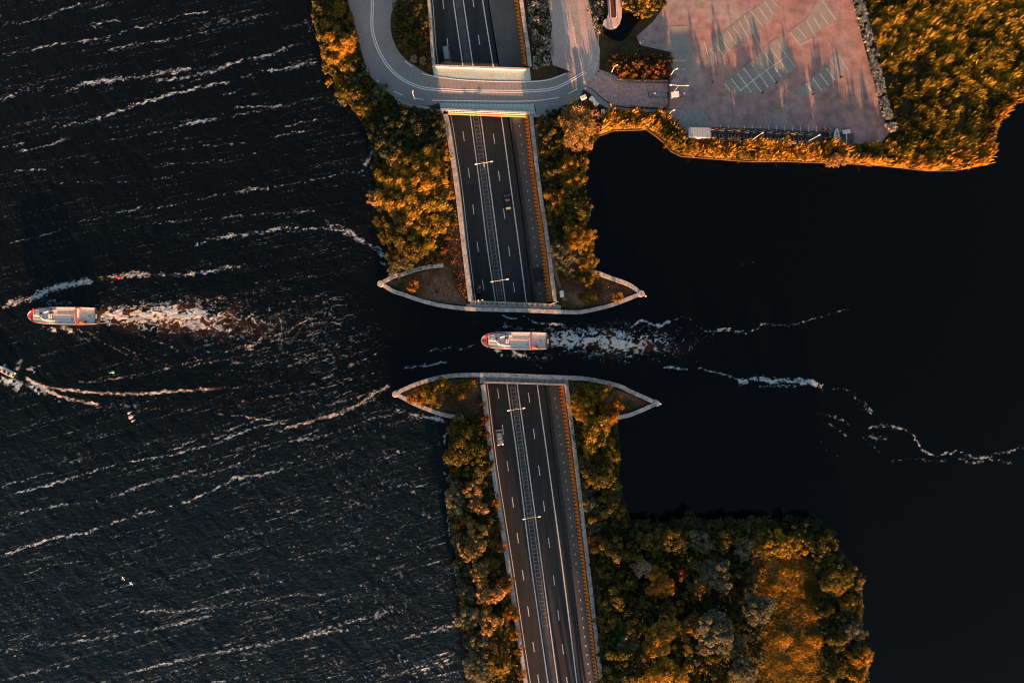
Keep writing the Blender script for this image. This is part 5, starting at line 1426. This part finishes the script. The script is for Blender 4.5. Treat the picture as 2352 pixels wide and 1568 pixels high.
Z = 'on the west shore beside the road bend'
T(Z, 'olive', [(736,30,22),(761,58,24),(749,96,22),(790,68,16),(805,150,18),(824,218,20),(792,210,18),(849,246,20),(892,248,16),(832,252,18),(758,160,16),(818,200,14)], 'round', .8)
T(Z, 'orange', [(781,104,30),(776,186,15)], 'wind', .8)
T(Z, 'gold', [(780,19,17),(805,46,11),(808,84,13),(766,136,20),(790,140,20),(805,125,15),(756,190,9)], 'wind', .7)
T(Z, 'pale', [(811,184,14),(839,168,9),(874,212,17),(858,214,12),(786,236,10)], 'round', .9)
Z = 'in the grove south-west of the bridge'
T(Z, 'dark', [(900,298,34),(955,286,34),(996,276,22),(902,345,34),(870,292,24),(948,322,30),(1000,312,22),(872,330,22)], 'round', .8)
Z = 'in the grove west of the northern cutting'
T(Z, 'gold', [(930,372,32),(984,362,30),(1018,356,16),(902,410,28),(946,418,34),(1000,408,30),(905,462,28),(950,472,34),(1000,462,28),(1028,446,13),(965,520,26),(1008,506,22),(978,556,20),(996,535,16),(930,500,24)], 'wind', .75)
T(Z, 'peach', [(868,455,22),(888,470,14)], 'wind', .75)
T(Z, 'olive', [(875,395,20),(915,530,28),(890,545,18),(950,575,26),(905,592,18),(938,548,24),(880,510,18)], 'spiky', .7)
T(Z, 'orange', [(1013,290,10),(1016,330,11),(1024,385,9),(1032,425,9)], 'spiky', .5)
T(Z, 'rust', [(1018,575,10),(1030,545,10),(1010,600,8),(1034,515,8)], 'spiky', .4)
T(Z, 'pale', [(928,606,17),(905,618,12),(950,600,10)], 'spiky', .5)
Z = 'on the strip east of the northern cutting'
T(Z, 'olive', [(1252,284,17),(1258,314,20),(1280,290,18),(1262,342,20),(1268,395,20),(1330,494,26),(1318,462,24),(1300,440,18),(1278,422,16),(1268,500,16),(1322,520,22),(1324,630,16),(1290,330,20),(1290,370,16)], 'round', .8)
T(Z, 'dark', [(1318,257,17),(1300,258,14),(1275,264,14),(1280,530,16),(1288,555,16)], 'round', .8)
T(Z, 'peach', [(1326,290,40,.75),(1343,466,11),(1302,514,10),(1300,495,9)], 'spiky', .7)
T(Z, 'gold', [(1306,380,24),(1333,384,15),(1318,415,25),(1276,454,22),(1281,476,20),(1326,545,30),(1356,546,13),(1354,604,18),(1340,575,20),(1338,600,20),(1310,400,16)], 'spiky', .75)
T(Z, 'pale', [(1290,580,26),(1296,611,20),(1300,545,16),(1312,590,18)], 'spiky', .75)
Z = 'inside the northern boat-shaped pier'
T(Z, 'orange', [(951,656,14),(1419,681,13)], 'spiky', .7)
T(Z, 'olive', [(1003,669,5),(1348,682,17)], 'spiky', .7)
T(Z, 'gold', [(1350,642,18),(1336,635,12),(1370,636,8)], 'spiky', .7)
Z = 'inside the southern boat-shaped pier'
T(Z, 'gold', [(1014,883,18),(988,905,20),(1001,926,14),(1079,883,14),(976,896,10),(1372,904,24),(1338,938,29),(1352,890,14)], 'spiky', 1.35)
T(Z, 'orange', [(957,913,17),(1058,898,18),(1042,890,10),(1404,944,23),(1420,915,13),(1330,905,14),(1380,917,13)], 'spiky', 1.35)
T(Z, 'olive', [(1035,905,12),(970,925,10),(1345,905,16),(1400,900,10),(1330,892,10),(1375,935,14)], 'spiky', 1.35)
T(Z, 'rust', [(1104,925,9),(1105,945,7)], 'spiky', .5)
Z = 'on the bank west of the southern cutting'
T(Z, 'olive', [(1057,985,27),(1064,1034,36),(1094,1078,26),(1088,1000,18),(1050,1072,18),(1098,1110,18),(1120,1205,18),(1122,1240,18),(1130,1300,20),(1140,1370,20),(1150,1440,22),(1085,1038,18),(1150,1480,18),(1100,1050,16)], 'round', 0.55)
T(Z, 'rust', [(1112,965,12),(1118,995,9),(1122,1030,8),(1127,1065,8)], 'spiky', .5)
T(Z, 'pale', [(1044,1102,15),(1043,1148,22),(1052,1175,16),(1059,1235,16),(1053,1290,16),(1070,1360,20),(1075,1415,26),(1094,1470,25),(1090,1532,27),(1062,1262,14),(1074,1320,16),(1108,1500,16),(1060,1330,12),(1110,1550,18)], 'round', .8)
T(Z, 'peach', [(1087,1124,21),(1094,1160,20),(1094,1222,22),(1082,1266,25),(1103,1314,24),(1119,1366,25),(1125,1428,24),(1074,1195,13),(1119,1290,14),(1131,1476,16),(1128,1530,14)], 'round', 1.25)
T(Z, 'gold', [(1056,1198,15),(1150,1530,22),(1108,1400,14)], 'round', 1.25)
T(Z, 'orange', [(1140,1154,14),(1154,1254,13),(1148,1210,9),(1162,1338,18),(1176,1408,18),(1184,1455,13),(1192,1496,13),(1200,1545,12),(1165,1365,10)], 'spiky', 1.0)
Z = 'on the bank east of the southern cutting'
T(Z, 'gold', [(1385,1080,20),(1395,1140,16),(1370,988,32),(1402,1046,20),(1356,1030,18),(1392,1012,16)], 'round', 1.1)
T(Z, 'orange', [(1367,1004,15),(1345,985,10)], 'spiky', 1.1)
T(Z, 'olive', [(1383,1094,36),(1404,1164,27),(1372,1188,20),(1355,1065,22),(1340,1010,14),(1352,1100,16),(1400,1120,18),(1425,1195,16),(1380,1050,20),(1390,970,16)], 'round', 0.5)
T(Z, 'pale', [(1358,1158,19),(1366,1205,16),(1352,1130,12)], 'spiky', .8)
Z = 'on the wooded peninsula\'s north edge'
T(Z, 'dark', [(1470,1212,22),(1510,1218,24),(1555,1212,24),(1590,1206,26),(1635,1212,24),(1675,1210,24),(1720,1212,26),(1765,1212,24),(1810,1210,24),(1855,1212,26),(1885,1228,22)], 'round', 0.3)
T(Z, 'olive', [(1490,1244,26),(1532,1240,28),(1575,1242,20),(1655,1244,24),(1690,1232,22),(1740,1228,22),(1892,1254,28),(1860,1240,20)], 'round', 1.0)
T(Z, 'gold', [(1576,1234,10),(1543,1251,9),(1752,1252,24),(1788,1248,26),(1820,1244,24),(1835,1262,16)], 'round', .9)
T(Z, 'pale', [(1609,1240,24),(1708,1260,24),(1450,1232,9)], 'round', 1.05)
Z = 'in the wood beside the southern cutting'
T(Z, 'olive', [(1404,1260,27),(1412,1372,28),(1450,1270,24),(1395,1315,22),(1440,1330,24),(1400,1420,24),(1450,1440,26),(1420,1500,28),(1400,1550,24),(1470,1500,24),(1485,1380,24),(1385,1380,16),(1470,1560,26),(1395,1470,18)], 'round', .95)
T(Z, 'orange', [(1368,1247,18),(1419,1340,8)], 'spiky', .8)
T(Z, 'dark', [(1372,1290,16),(1380,1340,18),(1425,1300,20),(1450,1390,26),(1430,1450,22),(1390,1500,18),(1440,1545,24),(1378,1430,14)], 'round', .9)
T(Z, 'pale', [(1440,1480,26),(1428,1530,18),(1372,1210,12),(1385,1450,12)], 'wind', .9)
T(Z, 'rust', [(1456,1388,13),(1402,1300,8)], 'spiky', .95)
Z = 'in the middle of the wooded peninsula'
T(Z, 'cream', [(1473,1304,20)], 'spiky', 1.65)
T(Z, 'pale', [(1642,1316,33,1.1),(1742,1396,31),(1648,1446,36),(1707,1538,30),(1690,1480,20),(1620,1480,20)], 'round', 1.65)
T(Z, 'orange', [(1513,1338,26),(1506,1312,14),(1530,1352,18),(1490,1350,12)], 'wind', 1.65)
T(Z, 'gold', [(1531,1300,14),(1516,1462,34),(1528,1552,38),(1565,1440,18),(1620,1360,10),(1600,1540,16),(1500,1480,20),(1660,1470,16)], 'round', 1.65)
T(Z, 'rust', [(1565,1318,16),(1572,1374,8),(1605,1390,8)], 'spiky', 1.65)
T(Z, 'olive', [(1600,1290,22),(1580,1280,20),(1610,1340,26),(1590,1360,20),(1540,1400,26),(1570,1480,28),(1600,1430,26),(1640,1500,26),(1560,1530,26),(1680,1430,22),(1660,1560,26),(1600,1575,24),(1700,1370,18),(1555,1260,20),(1630,1275,20),(1500,1270,22)], 'round', 0.7)
T(Z, 'dark', [(1710,1312,24),(1716,1350,20),(1690,1285,20),(1580,1330,16),(1520,1400,24),(1500,1430,24),(1620,1400,18),(1590,1500,24),(1545,1500,20),(1690,1400,20),(1730,1440,20),(1740,1500,20)], 'round', 0.7)
Z = 'on the wooded peninsula\'s east shore'
T(Z, 'olive', [(1917,1326,30),(1905,1290,24),(1890,1400,20),(1920,1470,22),(1915,1540,22),(1895,1350,18)], 'round', .9)
T(Z, 'gold', [(1928,1340,22),(1952,1318,14),(1962,1350,14),(1948,1380,18),(1966,1405,14),(1976,1506,24),(1970,1550,20),(1950,1520,16)], 'spiky', .7)
T(Z, 'pale', [(1945,1400,12),(1958,1446,22),(1940,1470,14)], 'spiky', .7)
T(Z, 'peach', [(1978,1332,10),(1968,1440,12),(1985,1520,12),(1930,1418,12)], 'spiky', .6)
T(Z, 'dark', [(1916,1265,18),(1880,1300,18),(1890,1440,18),(1900,1500,20)], 'round', .8)
Z = 'on the reedy bank below the access road'
T(Z, 'gold', [(1405,288,13),(1432,284,13),(1452,280,13),(1470,287,11),(1540,330,14),(1556,326,12),(1420,270,9)], 'spiky', .55)
T(Z, 'peach', [(1416,262,10),(1487,268,10),(1354,330,12),(1366,262,12),(1372,290,10)], 'spiky', .5)
T(Z, 'dark', [(1463,272,9),(1500,282,10),(1396,275,8)], 'round', .5)
T(Z, 'olive', [(1520,298,10),(1554,305,12),(1535,313,9)], 'round', .5)
Z = 'on the golden bank below the trailer row'
T(Z, 'gold', [(1590,350,11,2.2),(1622,354,10,1.2),(1642,356,11,2.8),(1668,358,10,1.6),(1702,362,11,3.2),(1716,360,10,2.0),(1748,362,10,2.6),(1762,364,9,1.0),(1792,362,11,3.0),(1812,364,9,2.4),(1835,362,9,1.5),(1856,364,10,2.9),(1878,365,9,2.0)], 'spiky', 1.0)
T(Z, 'peach', [(1575,333,11),(1680,355,8),(1925,368,18),(1906,372,10)], 'spiky', .55)
T(Z, 'dark', [(1917,345,10),(1765,352,9),(1840,353,9),(1890,352,8),(1690,345,8)], 'round', .4)
Z = 'in the planted bed above the gate'
T(Z, 'rust', [(1418,150,13),(1440,160,13),(1465,148,13),(1490,160,13),(1515,150,13),(1530,166,11)], 'round', .5)
T(Z, 'orange', [(1430,172,10),(1455,174,10),(1480,174,10),(1508,174,10)], 'round', .45)
T(Z, 'dark', [(1412,132,11),(1435,138,10),(1460,130,10),(1485,134,10),(1512,130,10),(1534,140,10)], 'round', .5)
Z = 'beside the dark pond at the top'
T(Z, 'gold', [(1445,12,15),(1475,10,16),(1500,14,14),(1478,34,11),(1440,-10,14),(1500,-12,14)], 'round', .5)
T(Z, 'olive', [(1460,24,14),(1490,30,10),(1520,6,12)], 'round', .5)
Z = 'in the bed inside the road bend'
T(Z, 'olive', [(918,20,14),(940,45,15),(915,60,13),(960,20,13),(925,95,14),(950,80,15),(972,100,13),(940,120,12),(975,55,13)], 'spiky', .45)
T(Z, 'rust', [(950,10,10),(968,75,11),(980,120,9),(930,75,8)], 'spiky', .4)
T(Z, 'cream', [(951,135,9),(972,140,10)], 'round', .35)
T(Z, 'orange', [(985,152,8)], 'spiky', .5)
Z = 'beside the mauve road at the top'
T(Z, 'bare', [(1226,15,11),(1250,20,10),(1235,48,11),(1256,55,9),(1228,80,10),(1250,92,10),(1240,118,10),(1260,110,8),(1237,140,8),(1355,22,9),(1366,48,9),(1372,10,9)], 'round', .3)
T(Z, 'dark', [(1238,32,9),(1228,62,10),(1250,72,9),(1238,100,9),(1376,30,9),(1380,62,8),(1228,128,7)], 'round', .3)
# woodland that goes on beyond the southern edge of the frame
Z = 'in the wood beyond the southern edge'
T(Z, 'dark', [(1436,1870,42,1.2),(1402,1900,44,1.25),(1380,1880,42,1.25),(1342,1905,44,1.25),(1312,1885,40,1.2),(1382,2015,44,1.3),(1395,2010,44,1.3),(1440,1995,44,1.3),(1450,1930,40,1.2),(1330,1960,44,1.25),(1390,1965,44,1.2)], 'round', 1.1)

EDGE_LABEL = {}
rngt = random.Random(21)
by = {}
for i, tr_ in enumerate(TREES):
    by.setdefault((tr_[4], tr_[3]), []).append(i)
DIRN = {}
for key, ids in by.items():
    xs = [TREES[i][0] for i in ids]; ys = [TREES[i][1] for i in ids]
    horiz = (max(xs)-min(xs)) > (max(ys)-min(ys))
    ids.sort(key=lambda i: TREES[i][0] if horiz else TREES[i][1])
    for r, i in enumerate(ids):
        if len(ids) == 1: DIRN[i] = ''
        else: DIRN[i] = ', %s from the %s' % (ORD[r], 'left' if horiz else 'top')
for i, (vx, vy, r, kind, zone, style, hf) in enumerate(TREES):
    R = r/8.0
    small = R < 2.1 and hf < 0.72
    size = 's' if R < 2.1 else ('m' if R < 3.6 else 'l')
    cr, tk = variant(size, style, kind, rngt.randint(0, 1))
    base = SIZES[size][0]
    s = R/base*1.06
    Hc = SIZES[size][1]*s
    H = Hc*1.15*(0.75+0.45*hf)                      # tree height
    zc = GZ + H - Hc*0.5*0.98
    W3 = W(vx, vy, zc)
    nm = 'shrub' if small else 'tree'
    t = empty(nm, (W3[0], W3[1], GZ), rngt.uniform(0, 6.28) if style == 'round' else rngt.uniform(-.25, .25))
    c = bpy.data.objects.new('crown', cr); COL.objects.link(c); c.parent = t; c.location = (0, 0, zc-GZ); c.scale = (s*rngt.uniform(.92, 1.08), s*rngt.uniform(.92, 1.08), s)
    k = bpy.data.objects.new('trunk', tk); COL.objects.link(k); k.parent = t; k.scale = (s, s, (zc-GZ+0.1*Hc)/(SIZES[size][1]*1.25*0.72))
    szw = 'small ' if R < 1.5 else 'large ' if R > 3.4 else ''
    adj = {'wind': 'windswept ', 'spiky': 'feathery ', 'round': 'rounded '}[style]
    lab = '%s %s %s%s' % (WORD[kind], nm, zone, DIRN[i])
    if len(lab.replace('-', ' ').split()) < 16: lab = szw + lab
    tag(t, lab, nm, 'shrubs and trees %s' % zone)

# ------------------------------------------------------------------ undergrowth, reeds and meadow (uncountable)
def sample(polys, n, rng, holes=()):
    P = []
    allp = [np.array(p) for p in polys]
    areas = [abs(np.sum(p[:, 0]*np.roll(p[:, 1], -1)-np.roll(p[:, 0], -1)*p[:, 1]))/2 for p in allp]
    for p, a in zip(allp, areas):
        k = int(n*a/sum(areas)); got = 0
        while got < k:
            q = rng.uniform(p.min(0), p.max(0), (k*2+50, 2))
            q = q[inpoly(p, q[:, 0], q[:, 1])][:k-got]
            P.append(q); got += len(q)
    return np.concatenate(P)
def WN(q, z):
    x = (q[:, 0]-1176)/8; y = (784-q[:, 1])/8; k = (CAM_H-z)/CAM_H
    return np.stack([NX+(x-NX)*k, NY+(y-NY)*k, z+0*x], 1)
def undergrowth(polys, dens, kind, seed, label, h=(0.15, 0.9), leaf=0.32, z0=GZ, clump=0.0, name='undergrowth'):
    rng = np.random.default_rng(seed)
    area = sum(abs(np.sum(np.array(p)[:, 0]*np.roll(np.array(p)[:, 1], -1)-np.roll(np.array(p)[:, 0], -1)*np.array(p)[:, 1]))/2 for p in polys)/64
    q = sample(polys, int(area*dens), rng)
    nz = fbm(q[:, 0]/11, q[:, 1]/11, seed, 3)
    if clump: q = q[nz > clump]; nz = nz[nz > clump]
    n = len(q)
    hh = rng.uniform(h[0], h[1], n)*np.clip(0.3+1.9*(nz-0.25), 0.25, 1.6)
    C = WN(q, z0+hh)
    nr = unit(rng.normal(size=(n, 3))*0.7+np.array([0, 0, .6])); a = unit(np.cross(nr, rng.normal(size=(n, 3)))); b = np.cross(nr, a)
    sz = leaf*rng.uniform(.5, 1.3, (n, 1))
    m = quads_mesh(name, C, a*sz, b*sz*.7, np.clip((nz-0.3)*1.8+rng.uniform(-.2, .3, n), 0, 1), M['f_'+kind])
    o = bpy.data.objects.new(name, m); COL.objects.link(o)
    return tag(o, label, 'undergrowth', kind='stuff')
def reeds(polys, dens, kind, seed, label, h=(1.1, 2.2), flat=0.0, lean=0.55, name='reeds', clump=0.36, wd=0.17, patch=14):
    rng = np.random.default_rng(seed)
    area = sum(abs(np.sum(np.array(p)[:, 0]*np.roll(np.array(p)[:, 1], -1)-np.roll(np.array(p)[:, 0], -1)*np.array(p)[:, 1]))/2 for p in polys)/64
    q = sample(polys, int(area*dens), rng)
    nz = fbm(q[:, 0]/patch, q[:, 1]/patch, seed, 3); big_ = fbm(q[:, 0]/90, q[:, 1]/60, seed+4, 2)
    keep = nz + 0.25*(big_-0.5) > clump + rng.uniform(-.1, .1, len(q))
    q = q[keep]; nz = nz[keep]; big_ = big_[keep]; n = len(q)
    hh = rng.uniform(h[0], h[1], n)*((0.45+1.1*np.clip((nz-0.3)*2.2, 0, 1))*(1-flat)+flat)
    ax = unit(np.stack([0.75+rng.normal(size=n)*.35, 0.62+rng.normal(size=n)*.35, np.zeros(n)], 1))*lean + np.array([0, 0, 1])*1.0 + rng.normal(size=(n, 3))*0.2
    ax = unit(ax)
    A = ax*hh[:, None]*0.5
    sd = unit(np.cross(ax, rng.normal(size=(n, 3))))
    B = sd*wd*rng.uniform(.6, 1.5, (n, 1))
    base = WN(q, np.full(n, GZ-0.05))
    C = base + A
    v = np.stack([C-A-B*.5, C-A+B*.5, C+A*0.5+B*1.0, C+A, C+A*0.4-B*1.0], 1).reshape(-1, 3)
    m = bpy.data.meshes.new(name)
    m.vertices.add(n*5); m.vertices.foreach_set('co', v.ravel())
    m.loops.add(n*5); m.loops.foreach_set('vertex_index', np.arange(n*5))
    m.polygons.add(n); m.polygons.foreach_set('loop_start', np.arange(0, n*5, 5)); m.polygons.foreach_set('loop_total', np.full(n, 5))
    m.update()
    at = m.attributes.new('tint', 'FLOAT', 'FACE'); at.data.foreach_set('value', np.clip((big_-0.3)*1.6+(nz-.45)*1.2+rng.uniform(-.2, .2, n), 0, 1).astype(np.float32))
    m.materials.append(M['f_'+kind])
    o = bpy.data.objects.new(name, m); COL.objects.link(o)
    return tag(o, label, 'reeds', kind='stuff')

U_NW = [[(712,-60),(800,-60),(800,0),(815,60),(830,118),(845,168),(870,198),(905,226),(940,246),(1006,258),(1018,300),(1050,500),(1020,600),(915,640),(890,560),(866,450),(858,340),(826,272),(795,230),(765,180),(740,140),(735,100),(718,40)]]
undergrowth(U_NW, 9, 'olive', 1, 'dark olive undergrowth carpeting the western bank north of the channel')
undergrowth([[(1235,268),(1262,262),(1330,240),(1345,250),(1380,300),(1352,340),(1345,400),(1350,480),(1364,560),(1364,618),(1330,640),(1290,640),(1262,520),(1240,380)]], 9, 'olive', 2, 'dark olive undergrowth on the strip east of the northern cutting')
undergrowth([[(1035,958),(1064,962),(1108,945),(1120,1010),(1160,1290),(1205,1568),(1215,1640),(1095,1640),(1080,1568),(1060,1440),(1048,1280),(1026,1165),(1032,1040)]], 10, 'olive', 3, 'dark olive undergrowth on the shore strip west of the southern cutting')
undergrowth([[(1310,965),(1400,962),(1420,1000),(1420,1110),(1448,1196),(1372,1230),(1340,1150)]], 10, 'olive', 4, 'dark olive undergrowth on the strip east of the southern cutting')
undergrowth([[(1360,1215),(1450,1200),(1740,1206),(1740,1260),(1720,1330),(1745,1420),(1735,1640),(1395,1640),(1380,1480)], [(1740,1206),(1868,1206),(1935,1270),(1980,1330),(1980,1400),(1975,1450),(1995,1500),(1995,1640),(1900,1640),(1890,1400),(1880,1290),(1740,1260)]], 9, 'dark', 5, 'dark undergrowth carpeting the wooded peninsula', h=(0.2, 1.4), leaf=0.4)
undergrowth([[(900,0),(988,0),(1000,150),(985,165),(955,150),(930,132),(905,90)]], 10, 'olive', 6, 'low scrub inside the road bend west of the highway', h=(0.1, 0.6), leaf=0.25)
undergrowth([[(1206,-40),(1262,-40),(1268,60),(1275,120),(1262,150),(1226,160),(1220,90)], [(1342,-40),(1388,-40),(1384,60),(1372,90),(1360,40)]], 12, 'bare', 7, 'pale scrub and rubble between the highway and the mauve road', h=(0.05, 0.8), leaf=0.26, clump=0.44)
undergrowth([[(1400,122),(1546,122),(1546,184),(1430,184),(1402,168)]], 16, 'rust', 8, 'brown low planting in the bed above the gate', h=(0.1, 0.6), leaf=0.22)
undergrowth([[(1310,870),(1390,884),(1480,924),(1400,950),(1310,962)], [(930,904),(1000,876),(1100,866),(1108,945),(1060,952),(980,932)]], 7, 'olive', 9, 'sparse weeds inside the southern boat-shaped pier', h=(0.05, 0.4), leaf=0.2, clump=0.45)
undergrowth([[(1290,640),(1370,640),(1460,674),(1400,695),(1290,708)], [(900,645),(1010,612),(1040,500),(1068,640),(1074,700),(960,682)]], 8, 'rust', 10, 'sparse rusty weeds inside the northern boat-shaped pier', h=(0.03, 0.3), leaf=0.17, clump=0.47)
undergrowth([[(1252,255),(1300,244),(1330,232),(1345,232),(1370,262),(1380,262),(1400,300),(1370,312),(1345,250)]], 9, 'orange', 12, 'dry orange grass and stones around the utility cabinets', h=(0.03, 0.4), leaf=0.2, clump=0.4)
reeds([[(1376,308),(1410,298),(1454,296),(1485,294),(1506,306),(1526,324),(1542,344),(1566,356),(1629,362),(1722,369),(1816,369),(1900,372),(1945,372),(1945,334),(1900,333),(1628,326),(1575,323),(1545,290),(1516,262),(1450,260),(1400,256),(1384,266)]], 30, 'gold', 21, 'golden reeds along the bank below the car park', clump=0.33, h=(1.0, 2.8))
NE = [[(1945,336),(2030,330),(2054,296),(2046,250),(2020,150),(1998,60),(1982,-70),(2440,-70),(2440,205),(2352,228),(2320,242),(2288,279),(2271,316),(2273,347),(2256,378),(2195,390),(2132,390),(2035,379),(1945,374)]]
reeds(NE, 28, 'gold', 22, 'wide bed of golden reeds filling the north-eastern corner', h=(0.9, 1.9), clump=0.37, wd=0.115)
reeds([[(2180,384),(2195,392),(2257,381),(2275,347),(2273,316),(2289,281),(2320,244),(2352,231),(2440,200),(2440,150),(2340,190),(2290,235),(2255,280),(2240,340),(2150,370),(2035,372),(1945,366),(1945,376),(2035,382),(2132,393)]], 22, 'orange', 23, 'taller orange reeds fringing the north-eastern shore', clump=0.30, h=(1.2, 2.4))
soil([(1742,1275),(1830,1266),(1876,1300),(1884,1400),(1894,1500),(1904,1640),(1715,1640),(1730,1480),(1742,1400),(1728,1330)], surf('dry grass ground', (0.075, 0.055, 0.018), (0.16, 0.105, 0.030), 0.4, 0.95, fine=2.5))
reeds([[(1745,1280),(1830,1270),(1872,1300),(1880,1400),(1890,1500),(1900,1640),(1722,1640),(1735,1480),(1745,1400),(1728,1330)]], 34, 'meadow', 24, 'golden-olive meadow in the clearing of the wooded peninsula', h=(0.5, 1.0), flat=0.45, clump=0.24, wd=0.11, patch=30, name='meadow_grass')
reeds([[(1020,470),(1046,470),(1064,600),(1070,690),(1052,690),(1030,600),(1018,560)]], 14, 'rust', 25, 'rusty dry grass beside the wall of the northern cutting', h=(0.2, 0.6), clump=0.42, wd=0.10, name='dry_grass')
# pale bare hedge along the east side of the car park
t = empty('hedge', W(2000, 150, GZ)); off = np.array(t.location)
rng = np.random.default_rng(31)
hp = resample(smooth_line([(1968,-70),(1972,0),(1988,60),(2005,120),(2018,180),(2030,230),(2042,270),(2049,300)], 4), 2.0)
hp = np.array(hp); n = 13000
pick = hp[rng.integers(0, len(hp), n)] + np.stack([rng.normal(size=n)*4.6, rng.normal(size=n)*2.5], 1)
nz = fbm(pick[:, 0]/6, pick[:, 1]/9, 3, 3); pick = pick[nz > 0.42]; n = len(pick)
C = WN(pick, GZ + rng.uniform(0.2, 2.2, n)) - off
ax = unit(rng.normal(size=(n, 3)) + np.array([0.3, 0.2, .5])); sd = unit(np.cross(ax, rng.normal(size=(n, 3))))
mh = quads_mesh('branches', C, ax*0.42, sd*0.13, rng.uniform(0, 1, n), M['f_bare'])
o = bpy.data.objects.new('branches', mh); COL.objects.link(o); o.parent = t
mb = MB()
for p in hp[::4]:
    w0 = np.array(W(p[0], p[1], GZ)) - off
    mb.tube([tuple(w0), tuple(w0 + np.array([rng.normal()*.2, rng.normal()*.2, 1.6]))], [0.09, 0.03], 5)
mb.build('stems', M['bark'], t)
tag(t, 'long pale leafless hedge along the east side of the car park', 'hedge')
tag(MB().sheet(VP([(1945,-78),(1966,-78),(1972,0),(1990,70),(2012,150),(2030,220),(2046,285),(2036,290),(2020,240),(2000,160),(1978,80),(1958,0)], GZ+0.035), GZ+0.035).build('ground_strip', M['ground']), kind='structure')  # flat strip in the dark ground material along the hedge
# driftline trail through the reeds
mb = MB(); ribbon(mb, [p for p in VP(smooth_line([(2005,75),(2050,52),(2100,45),(2160,42),(2180,30),(2190,0),(2200,-40)], 6), GZ+0.06)], 1.1, GZ+0.06)
tag(mb.build('footpath', M['path']), kind='structure')
